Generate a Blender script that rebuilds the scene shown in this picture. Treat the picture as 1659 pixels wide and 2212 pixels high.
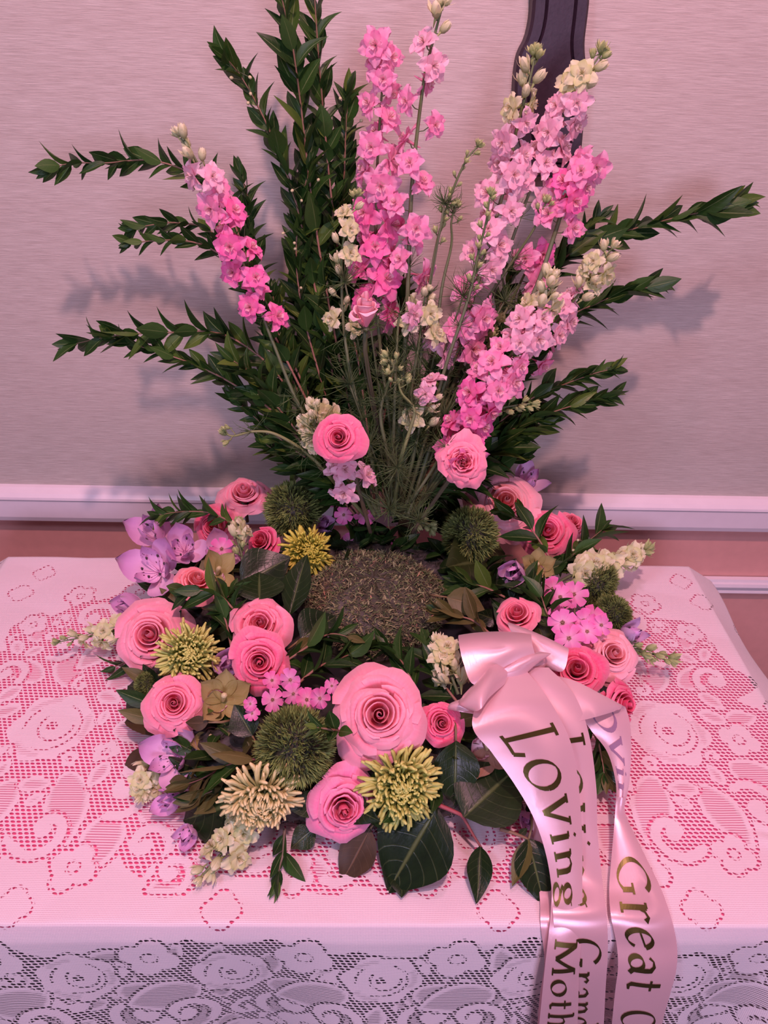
import bpy, math, random
import numpy as np
from mathutils import Vector, Matrix

for o in list(bpy.data.objects): bpy.data.objects.remove(o)
S = bpy.context.scene
COL = S.collection

# ------------------------------------------------------------------ camera
FPX, PITCH, YAW, ROLL = 1550.0, 0.6034, 0.0290, 0.0324
TZ = 0.75                                  # table height
CAM = Vector((0.0, 0.0, TZ + 0.64))
_fw = Vector((math.sin(YAW)*math.cos(PITCH), math.cos(YAW)*math.cos(PITCH), -math.sin(PITCH)))
_r = Vector((math.cos(YAW), -math.sin(YAW), 0)); _u = _r.cross(_fw)
RT = _r*math.cos(ROLL) + _u*math.sin(ROLL)
UP = -_r*math.sin(ROLL) + _u*math.cos(ROLL)
FW = _fw
cd = bpy.data.cameras.new('camera'); cd.sensor_fit = 'VERTICAL'; cd.sensor_height = 36.0
cd.lens = FPX/2212*36.0; cd.clip_start = 0.01; cd.clip_end = 30
cam = bpy.data.objects.new('camera', cd); COL.objects.link(cam)
m3 = Matrix((RT, UP, -FW)).transposed()
cam.matrix_world = Matrix.Translation(CAM) @ m3.to_4x4()
S.camera = cam

# ------------------------------------------------------------------ world, lights, exposure
S.view_settings.view_transform = 'Standard'; S.view_settings.look = 'None'
S.view_settings.gamma = 1.0; S.view_settings.use_curve_mapping = False
S.view_settings.exposure = 0.0
w = bpy.data.worlds.new('world'); S.world = w; w.use_nodes = True
w.node_tree.nodes['Background'].inputs[0].default_value = (0.62, 0.50, 0.60, 1)
w.node_tree.nodes['Background'].inputs[1].default_value = 0.25
def area(name, loc, tgt, size, power, color, shape='DISK'):
    l = bpy.data.lights.new(name, 'AREA'); l.shape = shape; l.size = size; l.energy = power; l.color = color
    o = bpy.data.objects.new(name, l); COL.objects.link(o)
    d = (Vector(tgt)-Vector(loc)).normalized()
    o.matrix_world = Matrix.Translation(loc) @ d.to_track_quat('-Z', 'Y').to_matrix().to_4x4()
    return o
area('ceiling_spot_pink', (0.16, 0.42, 2.50), (0.05, 0.62, 0.8), 0.10, 4.5, (1.0, 0.45, 0.72))
area('ceiling_spot_rose', (0.10, -0.12, 2.50), (0.05, 0.85, 0.95), 0.07, 22, (1.0, 0.47, 0.53))
area('ceiling_spot_cool', (-0.80, -0.45, 2.40), (0.0, 0.6, 0.8), 0.35, 9, (0.66, 0.66, 1.0))
area('room_lamp_lilac', (0.35, -1.60, 1.45), (0.0, 0.35, 0.6), 0.7, 22, (0.76, 0.62, 1.0))

# ------------------------------------------------------------------ helpers
def ray(px, py):
    return (FW + RT*((px-829.5)/FPX) - UP*((py-1106)/FPX))
def PY(px, py, Y):                          # point seen at a pixel, at forward distance Y
    d = ray(px, py); return CAM + d*(Y/d.y)
def PZ(px, py, h):                          # point seen at a pixel, at height h above the table
    d = ray(px, py); return CAM + d*((TZ + h - CAM.z)/d.z)
def depth(p): return (p-CAM).dot(FW)
def px2m(n, p): return n*depth(p)/FPX
def L(c):                                   # sRGB 0-255 -> linear
    return tuple(((v/255)/12.92 if v/255 <= 0.04045 else ((v/255+0.055)/1.055)**2.4) for v in c)
def mixc(a, b, t): return tuple(a[i]*(1-t)+b[i]*t for i in range(3))

def link(name, data, parent=None, M=None):
    o = bpy.data.objects.new(name, data); COL.objects.link(o)
    if parent is not None: o.parent = parent
    if M is not None: o.matrix_basis = M
    return o
def thing(name, label, cat, loc, rot=None, group=None):
    M = Matrix.Translation(loc)
    if rot is not None: M = M @ rot.to_4x4()
    o = link(name, None, None, M); o.empty_display_size = 0.02
    o['label'] = label; o['category'] = cat
    if group: o['group'] = group
    return o
def tag(o, label, cat, group=None):
    o['label'] = label; o['category'] = cat
    if group: o['group'] = group
    return o

class B:                                    # mesh buffer: vertices, faces, colour and a free 3-vector per vertex
    def __init__(s): s.v=[]; s.f=[]; s.c=[]; s.p=[]; s.m=[]
    def grid(s, pts, cols, pcs, nu, nv, close=False, mi=0):
        b=len(s.v); s.v+=pts; s.c+=cols; s.p+=pcs
        for i in range(nv-1):
            for j in range(nu-1 if not close else nu):
                j2=(j+1)%nu
                s.f.append((b+i*nu+j, b+i*nu+j2, b+(i+1)*nu+j2, b+(i+1)*nu+j)); s.m.append(mi)
    def tube(s, pts, rad, n=5, col=(1,1,1), col2=None, cap=True, mi=0):
        pts=[Vector(p) for p in pts]; k=len(pts)
        if not isinstance(rad,(list,tuple)): rad=[rad]*k
        P=[];C=[];Q=[]; N=None
        for i,p in enumerate(pts):
            t=(pts[min(i+1,k-1)]-pts[max(i-1,0)]).normalized()
            if N is None:
                N=t.orthogonal().normalized()
            N=(N-t*N.dot(t)).normalized(); Bn=t.cross(N)
            a=i/max(1,k-1); c=col if col2 is None else mixc(col,col2,a)
            for j in range(n):
                th=2*math.pi*j/n
                P.append(tuple(p+(N*math.cos(th)+Bn*math.sin(th))*rad[i])); C.append(c); Q.append((j/n,a,0))
        b=len(s.v); s.grid(P,C,Q,n,k,True,mi)
        if cap:
            s.f.append(tuple(b+j for j in range(n))[::-1]); s.m.append(mi)
            s.f.append(tuple(b+(k-1)*n+j for j in range(n))); s.m.append(mi)
    def box(s, lo, hi, col=(1,1,1), mi=0):
        b=len(s.v)
        for z in (lo[2],hi[2]):
            for x,y in ((lo[0],lo[1]),(hi[0],lo[1]),(hi[0],hi[1]),(lo[0],hi[1])):
                s.v.append((x,y,z)); s.c.append(col); s.p.append((0,0,0))
        for f in ((3,2,1,0),(4,5,6,7),(0,1,5,4),(1,2,6,5),(2,3,7,6),(3,0,4,7)):
            s.f.append(tuple(b+i for i in f)); s.m.append(mi)
    def mesh(s, name, mats, smooth=True):
        me=bpy.data.meshes.new(name); me.from_pydata([tuple(v) for v in s.v],[],s.f)
        if not isinstance(mats,(list,tuple)): mats=[mats]
        for m in mats: me.materials.append(m)
        n=len(s.v)
        a=me.attributes.new('col','FLOAT_COLOR','POINT')
        arr=np.ones((n,4),np.float32); arr[:,:3]=np.array(s.c,np.float32).reshape(n,3); a.data.foreach_set('color',arr.ravel())
        a=me.attributes.new('pc','FLOAT_VECTOR','POINT')
        a.data.foreach_set('vector',np.array(s.p,np.float32).reshape(n,3).ravel())
        if smooth: me.polygons.foreach_set('use_smooth',[True]*len(me.polygons))
        if len(mats)>1: me.polygons.foreach_set('material_index',s.m)
        me.update(); return me
def frame(z, x=None):                       # rotation whose Z axis is z (and X close to x)
    z=Vector(z).normalized()
    x=Vector(x) if x is not None else z.orthogonal()
    x=(x-z*x.dot(z))
    if x.length<1e-6: x=z.orthogonal()
    x.normalize(); return Matrix((x, z.cross(x), z)).transposed()
def TRS(loc, R, sc): 
    if not isinstance(sc,(tuple,list)): sc=(sc,sc,sc)
    return Matrix.Translation(loc) @ R.to_4x4() @ Matrix.Diagonal((sc[0],sc[1],sc[2],1))
def catmull(P, n):
    P=[np.array(p,float) for p in P]; k=len(P); out=[]
    for q in range(n):
        t=q/(n-1)*(k-1); i=min(int(t),k-2); f=t-i
        p0=P[max(i-1,0)];p1=P[i];p2=P[i+1];p3=P[min(i+2,k-1)]
        out.append(0.5*((2*p1)+(-p0+p2)*f+(2*p0-5*p1+4*p2-p3)*f*f+(-p0+3*p1-3*p2+p3)*f**3))
    return out

# ------------------------------------------------------------------ materials
def mat(name):
    m=bpy.data.materials.new(name); m.use_nodes=True
    nt=m.node_tree; b=nt.nodes['Principled BSDF']; return m,nt,b,nt.nodes,nt.links
def N(ns,t,**k):
    n=ns.new(t)
    for a,v in k.items(): setattr(n,a,v)
    return n
def attr_node(ns,name): return N(ns,'ShaderNodeAttribute',attribute_name=name)
def math_n(nt,op,a,b=None,clamp=False):
    n=nt.nodes.new('ShaderNodeMath'); n.operation=op; n.use_clamp=clamp
    for i,v in enumerate((a,b)):
        if v is None: continue
        if isinstance(v,(int,float)): n.inputs[i].default_value=v
        else: nt.links.new(v,n.inputs[i])
    return n.outputs[0]
def mixrgb(nt,f,a,b,mode='MIX'):
    n=nt.nodes.new('ShaderNodeMix'); n.data_type='RGBA'; n.blend_type=mode
    for i,v in ((0,f),(6,a),(7,b)):
        if isinstance(v,(int,float)): n.inputs[i].default_value=v
        elif isinstance(v,tuple): n.inputs[i].default_value=(*v[:3],1)
        else: nt.links.new(v,n.inputs[i])
    return n.outputs[2]
def ramp(nt,v,a,b,lo=0.,hi=1.):
    n=nt.nodes.new('ShaderNodeMapRange'); n.clamp=True
    nt.links.new(v,n.inputs[0]); n.inputs[1].default_value=a; n.inputs[2].default_value=b
    n.inputs[3].default_value=lo; n.inputs[4].default_value=hi; return n.outputs[0]
def noise(nt,scale,detail=3,vec=None,rough=.5):
    n=nt.nodes.new('ShaderNodeTexNoise'); n.inputs['Scale'].default_value=scale; n.inputs['Detail'].default_value=detail
    n.inputs['Roughness'].default_value=rough
    if vec is not None: nt.links.new(vec,n.inputs['Vector'])
    return n.outputs['Fac']
def bump(nt,b,h,strength,dist):
    n=nt.nodes.new('ShaderNodeBump'); n.inputs['Strength'].default_value=strength; n.inputs['Distance'].default_value=dist
    nt.links.new(h,n.inputs['Height']); nt.links.new(n.outputs[0],b.inputs['Normal'])

def plain(name,c,rough=.5,metal=0,spec=.5,nscale=0,namt=.1):
    m,nt,b,ns,lk=mat(name); b.inputs['Base Color'].default_value=(*c,1); b.inputs['Roughness'].default_value=rough
    b.inputs['Metallic'].default_value=metal; b.inputs['Specular IOR Level'].default_value=spec
    if nscale:
        tc=N(ns,'ShaderNodeTexCoord'); f=noise(nt,nscale,4,tc.outputs['Object'])
        lk.new(mixrgb(nt,ramp(nt,f,.3,.7),tuple(v*(1-namt) for v in c),tuple(min(1,v*(1+namt)) for v in c)),b.inputs['Base Color'])
        bump(nt,b,f,.15,.002)
    return m
def petal_mat(name,rough=.55,transl=.25,vein=True,sheen=.15):
    m,nt,b,ns,lk=mat(name)
    a=attr_node(ns,'col'); p=attr_node(ns,'pc')
    sx=N(ns,'ShaderNodeSeparateXYZ'); lk.new(p.outputs['Vector'],sx.inputs[0])
    cb=N(ns,'ShaderNodeCombineXYZ')
    lk.new(math_n(nt,'MULTIPLY',sx.outputs[0],9.),cb.inputs[0]); lk.new(math_n(nt,'MULTIPLY',sx.outputs[1],1.6),cb.inputs[1]); lk.new(sx.outputs[2],cb.inputs[2])
    f=noise(nt,2.2,3,cb.outputs[0])
    c=mixrgb(nt,ramp(nt,f,.25,.75),a.outputs['Color'],(1,1,1),'MULTIPLY')
    c=mixrgb(nt,ramp(nt,f,.35,.75,0,.10),a.outputs['Color'],(1,.9,.92))
    lk.new(c,b.inputs['Base Color']); b.inputs['Roughness'].default_value=rough
    b.inputs['Specular IOR Level'].default_value=.3; b.inputs['Sheen Weight'].default_value=sheen
    bump(nt,b,f,.12,.0008)
    tr=N(ns,'ShaderNodeBsdfTranslucent'); lk.new(c,tr.inputs[0]); mx=N(ns,'ShaderNodeMixShader'); mx.inputs[0].default_value=transl
    out=ns['Material Output']; lk.new(b.outputs[0],mx.inputs[1]); lk.new(tr.outputs[0],mx.inputs[2]); lk.new(mx.outputs[0],out.inputs[0])
    return m
def leaf_mat(name,c1,c2,c3,rough,vein,veinstr,bumpn=0.,side=7.):
    m,nt,b,ns,lk=mat(name)
    p=attr_node(ns,'pc'); sx=N(ns,'ShaderNodeSeparateXYZ'); lk.new(p.outputs['Vector'],sx.inputs[0])
    au=math_n(nt,'ABSOLUTE',sx.outputs[0]); v=sx.outputs[1]
    oi=N(ns,'ShaderNodeObjectInfo'); r=oi.outputs['Random']
    base=mixrgb(nt,ramp(nt,r,.0,.75),c1,c2); base=mixrgb(nt,ramp(nt,r,.80,1.),base,c3)
    tc=N(ns,'ShaderNodeTexCoord'); nf=noise(nt,3.,3,p.outputs['Vector'])
    base=mixrgb(nt,ramp(nt,nf,.3,.8,0,.35),base,tuple(min(1,x*1.7) for x in c2))
    mid=ramp(nt,au,.07,.02)
    ch=math_n(nt,'FRACT',math_n(nt,'MULTIPLY',math_n(nt,'SUBTRACT',v,math_n(nt,'MULTIPLY',math_n(nt,'POWER',au,1.4),.22)),side))
    sv=ramp(nt,math_n(nt,'ABSOLUTE',math_n(nt,'SUBTRACT',ch,.5)),.06,.015,0,.55*veinstr)
    vm=math_n(nt,'MAXIMUM',math_n(nt,'MULTIPLY',mid,.7),math_n(nt,'MULTIPLY',sv,math_n(nt,'MULTIPLY',nf,1.1)))
    c=mixrgb(nt,vm,base,vein)
    g=N(ns,'ShaderNodeNewGeometry'); c=mixrgb(nt,math_n(nt,'MULTIPLY',g.outputs['Backfacing'],.45),c,tuple(min(1,x*1.8+.01) for x in c2))
    lk.new(c,b.inputs['Base Color']); b.inputs['Roughness'].default_value=rough; b.inputs['Specular IOR Level'].default_value=.32
    h=math_n(nt,'MULTIPLY',vm,-1.)
    if bumpn:
        n2=noise(nt,14.,2,p.outputs['Vector']); h=math_n(nt,'ADD',h,math_n(nt,'MULTIPLY',n2,bumpn))
    bump(nt,b,h,.35,.0012)
    tr=N(ns,'ShaderNodeBsdfTranslucent'); lk.new(c,tr.inputs[0]); mx=N(ns,'ShaderNodeMixShader'); mx.inputs[0].default_value=.12
    out=ns['Material Output']; lk.new(b.outputs[0],mx.inputs[1]); lk.new(tr.outputs[0],mx.inputs[2]); lk.new(mx.outputs[0],out.inputs[0])
    return m
M_petal=petal_mat('petal',.5,.12); M_thin=petal_mat('thin_petal',.6,.35); M_wax=petal_mat('waxy_petal',.35,.15,sheen=0)
M_myrtle=leaf_mat('myrtle_leaf',L((22,48,20)),L((44,76,27)),L((96,120,48)),.42,L((120,140,85)),.3)
M_salal=leaf_mat('salal_leaf',L((16,34,17)),L((30,50,22)),L((56,64,30)),.30,L((96,112,66)),.7,.45,7.)
M_olive=leaf_mat('olive_leaf',L((84,80,46)),L((92,92,48)),L((96,74,48)),.45,L((130,120,80)),.4)
M_brown=leaf_mat('brown_leaf',L((58,46,30)),L((72,58,36)),L((80,66,40)),.5,L((112,90,66)),.4)
M_stem=petal_mat('stem',.5,.0,sheen=0); M_stuff=petal_mat('bristle',.6,.1,sheen=0)

# satin ribbon
m,nt,b,ns,lk=mat('satin'); M_satin=m
b.inputs['Base Color'].default_value=(*L((236,198,204)),1); b.inputs['Roughness'].default_value=.30; b.inputs['Metallic'].default_value=.35
b.inputs['Anisotropic'].default_value=.7; b.inputs['Specular IOR Level'].default_value=.75; b.inputs['Sheen Weight'].default_value=.25
p=attr_node(ns,'pc'); mp=N(ns,'ShaderNodeMapping'); mp.inputs['Scale'].default_value=(900,60,1); lk.new(p.outputs['Vector'],mp.inputs[0])
f=noise(nt,1.,2,mp.outputs[0]); bump(nt,b,f,.12,.0003)
tr=N(ns,'ShaderNodeBsdfTranslucent'); tr.inputs[0].default_value=(*L((250,196,200)),1); mx=N(ns,'ShaderNodeMixShader'); mx.inputs[0].default_value=.18
lk.new(b.outputs[0],mx.inputs[1]); lk.new(tr.outputs[0],mx.inputs[2]); lk.new(mx.outputs[0],ns['Material Output'].inputs[0])
M_gold=plain('gold_foil',(.42,.40,.13),.22,1.0)
M_ink=plain('foil_seen_from_behind',L((138,104,132)),.5)

# wallpaper: horizontal grasscloth
m,nt,b,ns,lk=mat('grasscloth'); M_wall=m
tc=N(ns,'ShaderNodeTexCoord')
def stretched(sx_,sz_,sc,det=2):
    mp=N(ns,'ShaderNodeMapping'); mp.inputs['Scale'].default_value=(sx_,1,sz_); lk.new(tc.outputs['Object'],mp.inputs[0]); return noise(nt,sc,det,mp.outputs[0],.6)
f1=stretched(30,620,1.,4); f2=stretched(2.5,60,1.,3); f3=stretched(60,1100,1.,2)
c=mixrgb(nt,ramp(nt,f1,.30,.70),L((180,172,160)),L((208,202,190)))
c=mixrgb(nt,ramp(nt,f2,.35,.62,.22,0),c,L((176,164,152)))
c=mixrgb(nt,ramp(nt,f3,.62,.75,0,.35),c,L((146,132,120)))
lk.new(c,b.inputs['Base Color']); b.inputs['Roughness'].default_value=.75
bump(nt,b,math_n(nt,'ADD',f1,f3),.35,.0012)
M_panel=plain('mauve_panel_paint',L((228,168,156)),.6,nscale=60,namt=.03)
M_trim=plain('white_gloss_paint',L((232,224,226)),.32,nscale=40,namt=.02)
M_plaque=plain('dark_plum_lacquer',L((46,32,44)),.5,nscale=200,namt=.15)
M_pink=plain('rose_pink_cloth',L((232,98,146)),.7,nscale=500,namt=.08)
M_wood=plain('dark_wood',L((46,30,30)),.5,nscale=30,namt=.3)
M_carpet=plain('carpet',L((62,54,62)),.95,nscale=400,namt=.4)
M_plaster=plain('plaster',L((216,200,196)),.8,nscale=30,namt=.03)

# lace
m,nt,b,ns,lk=mat('lace'); M_lace=m
p=attr_node(ns,'pc')                        # x,y cloth metres, z = pattern openness (mm-ish, >0 open)
h2=attr_node(ns,'col')                      # red = half-tone weight
sx=N(ns,'ShaderNodeSeparateXYZ'); lk.new(p.outputs['Vector'],sx.inputs[0])
X,Y,Fz=sx.outputs
sc=N(ns,'ShaderNodeSeparateColor'); lk.new(h2.outputs['Color'],sc.inputs[0]); H=sc.outputs[0]
wv=N(ns,'ShaderNodeTexNoise'); wv.inputs['Scale'].default_value=60; lk.new(p.outputs['Vector'],wv.inputs['Vector'])
Xd=math_n(nt,'ADD',X,math_n(nt,'MULTIPLY',math_n(nt,'SUBTRACT',wv.outputs['Fac'],.5),.0018))
CW,CH=.0056,.0040
row=math_n(nt,'FLOOR',math_n(nt,'DIVIDE',Y,CH))
bb=math_n(nt,'SUBTRACT',math_n(nt,'FRACT',math_n(nt,'DIVIDE',Y,CH)),.5)
xs=math_n(nt,'ADD',math_n(nt,'DIVIDE',Xd,CW),math_n(nt,'ADD',math_n(nt,'MULTIPLY',row,.38),math_n(nt,'MULTIPLY',bb,.38)))
aa=math_n(nt,'SUBTRACT',math_n(nt,'FRACT',xs),.5)
ra=math_n(nt,'POWER',math_n(nt,'DIVIDE',math_n(nt,'ABSOLUTE',aa),.375),2.3)
rb=math_n(nt,'POWER',math_n(nt,'DIVIDE',math_n(nt,'ABSOLUTE',bb),.32),2.3)
hole=ramp(nt,math_n(nt,'ADD',ra,rb),1.12,.92)         # 1 inside a hole
openm=ramp(nt,Fz,-.15,.35)
bighole=math_n(nt,'MULTIPLY',hole,openm)
# weave pinholes
wx=math_n(nt,'SINE',math_n(nt,'MULTIPLY',X,2*math.pi/.00135)); wy=math_n(nt,'SINE',math_n(nt,'MULTIPLY',Y,2*math.pi/.0016))
pin=math_n(nt,'MULTIPLY',ramp(nt,wy,.25,.7),ramp(nt,wx,-.5,.2)); 
pin=math_n(nt,'MULTIPLY',pin,.42)
ht=math_n(nt,'MULTIPLY',ramp(nt,math_n(nt,'SINE',math_n(nt,'MULTIPLY',Y,2*math.pi/.0026)),.0,.5),H)
ht=math_n(nt,'MULTIPLY',ht,.75)
tot=math_n(nt,'MAXIMUM',math_n(nt,'MAXIMUM',bighole,pin),ht)
b.inputs['Base Color'].default_value=(*L((246,238,240)),1); b.inputs['Roughness'].default_value=.8
bump(nt,b,math_n(nt,'SUBTRACT',math_n(nt,'MULTIPLY',wy,.2),math_n(nt,'MULTIPLY',tot,1.)),.4,.0006)
tp=N(ns,'ShaderNodeBsdfTransparent'); tl=N(ns,'ShaderNodeBsdfTranslucent'); tl.inputs[0].default_value=(*L((246,238,240)),1)
m1=N(ns,'ShaderNodeMixShader'); m1.inputs[0].default_value=.2; lk.new(b.outputs[0],m1.inputs[1]); lk.new(tl.outputs[0],m1.inputs[2])
m2=N(ns,'ShaderNodeMixShader'); lk.new(tot,m2.inputs[0]); lk.new(m1.outputs[0],m2.inputs[1]); lk.new(tp.outputs[0],m2.inputs[2])
lk.new(m2.outputs[0],ns['Material Output'].inputs[0])

# ------------------------------------------------------------------ room
WY=1.0
RAILZ=CAM.z-.707; LOWZ=CAM.z-.855
def struct(name,bf,m_,smooth=False):
    o=link(name,bf.mesh(name,m_,smooth)); o['kind']='structure'; return o
q=B(); q.box((-2.4,WY,RAILZ+.02),(2.4,WY+.1,2.6)); q.box((-2.4,WY+.004,0),(2.4,WY+.1,RAILZ+.02),mi=1); struct('wall_back',q,[M_wall,M_panel])
q=B(); q.box((-2.5,-2.6,0),(-2.4,WY+.1,2.6)); struct('wall_left',q,M_plaster)
q=B(); q.box((2.4,-2.6,0),(2.5,WY+.1,2.6)); struct('wall_right',q,M_plaster)
q=B(); q.box((-2.5,-2.7,0),(2.5,-2.6,2.6)); struct('wall_front',q,M_plaster)
q=B(); q.box((-2.5,-2.7,-.1),(2.5,WY+.1,0)); struct('floor',q,M_carpet)
q=B(); q.box((-2.5,-2.7,2.6),(2.5,WY+.1,2.7)); struct('ceiling',q,M_plaster)
def profile(name,pts,m_):                   # moulding swept along the back wall; pts = (out from wall, z)
    q=B(); n=len(pts)
    P=[(x,WY-o_,z) for x in (-2.4,2.4) for o_,z in pts]
    q.grid(P,[(1,1,1)]*len(P),[(0,0,0)]*len(P),n,2)
    o=struct(name,q,m_); return o
profile('trim_1',[(-.002,RAILZ+.062),(.006,RAILZ+.060),(.016,RAILZ+.054),(.021,RAILZ+.049),(.022,RAILZ+.045),(.020,RAILZ+.041),(.0205,RAILZ+.010),(.018,RAILZ+.001),(.014,RAILZ),(-.002,RAILZ)],M_trim)
profile('trim_2',[(-.002,LOWZ+.034),(.006,LOWZ+.033),(.008,LOWZ+.028),(.011,LOWZ+.026),(.013,LOWZ+.020),(.011,LOWZ+.014),(.005,LOWZ+.0125),(.006,LOWZ+.011),(.010,LOWZ+.009),(.011,LOWZ+.005),(.008,LOWZ+.002),(.003,LOWZ),(-.002,LOWZ)],M_trim)

# wall plaque (lower end of a dark shaped board hung on the wall)
def plaque():
    YF=WY-.026
    left=[(1100,-420),(1118,-330),(1146,-240),(1150,-120),(1153,-40),(1152,0),(1148,45),(1138,90),(1122,125),(1116,150),(1113,190),(1116,250),(1124,300),(1136,345),(1146,384)]
    right=[(1330,-420),(1312,-330),(1284,-240),(1276,-120),(1275,-40),(1275,0),(1270,45),(1266,80),(1267,110),(1270,160),(1268,200),(1264,250),(1260,300),(1255,350),(1248,384)]
    Lp=[PY(x,y,YF) for x,y in left]; Rp=[PY(x,y,YF) for x,y in right]
    Lp=[Vector(p) for p in catmull([tuple(p) for p in Lp],34)]; Rp=[Vector(p) for p in catmull([tuple(p) for p in Rp],34)]
    # symmetrise about the mean axis so that the board is a real turned shape
    base=(Lp[-1]+Rp[-1])/2; root=thing('wall_plaque','tall dark plum wooden board with shaped sides hanging on the wall behind the right larkspur','plaque',(base.x,WY,base.z))
    def loop(ins,yy,top=.45):
        out=[]
        n=len(Lp); zs=[]
        for i in range(n):
            z=(Lp[i].z+Rp[i].z)/2; hw=(Rp[i].x-Lp[i].x)/2-ins; cx=(Rp[i].x+Lp[i].x)/2
            if z<base.z+ins: z=base.z+ins
            out.append((cx,hw,z))
        return [(cx-hw,yy,z) for cx,hw,z in out],[(cx+hw,yy,z) for cx,hw,z in out]
    q=B(); n=len(Lp)
    levels=[(0,WY-.0),(0,YF+.004),(.003,YF),(.0135,YF),(.0155,YF+.004),(.0175,YF+.0005)]
    prev=None
    for ins,yy in levels:
        l,r=loop(ins,yy); ring=[Vector(a)-root.location for a in l+r[::-1]]
        b0=len(q.v); q.v+=[tuple(a) for a in ring]; q.c+=[(1,1,1)]*len(ring); q.p+=[(0,0,0)]*len(ring)
        if prev is not None:
            k=len(ring)
            for i in range(k):
                j=(i+1)%k; q.f.append((prev+i,b0+i,b0+j,prev+j)); q.m.append(0)
        prev=b0
    k=n
    for i in range(n-1):
        q.f.append((prev+i,prev+2*n-1-i,prev+2*n-2-i,prev+i+1)); q.m.append(0)
    link('board',q.mesh('board',M_plaque,False),root)
plaque()

# ------------------------------------------------------------------ table and lace cloth
TX0,TX1,TY0,TY1=-.500,.462,.307,.798
tb=thing('table','low side table with a rose pink top showing through the white lace cloth','table',((TX0+TX1)/2,(TY0+TY1)/2,0))
cx,cy=tb.location.x,tb.location.y
q=B(); q.box((TX0-cx,TY0-cy,TZ-.022),(TX1-cx,TY1-cy,TZ-.0022)); link('tabletop',q.mesh('tabletop',M_pink,False),tb)
q=B(); q.box((TX0-cx+.03,TY0-cy+.05,TZ-.09),(TX1-cx-.03,TY1-cy-.03,TZ-.0225)); link('apron',q.mesh('apron',M_wood,False),tb)
for ix in (0,1):
    for iy in (0,1):
        x=(TX0+.06 if ix==0 else TX1-.06)-cx; y=(TY0+.09 if iy==0 else TY1-.06)-cy
        q=B(); q.tube([(x,y,TZ-.09),(x,y,.45),(x,y,.1),(x,y,0)],[.026,.022,.018,.016],10); link('leg',q.mesh('leg',M_wood),tb)

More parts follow.
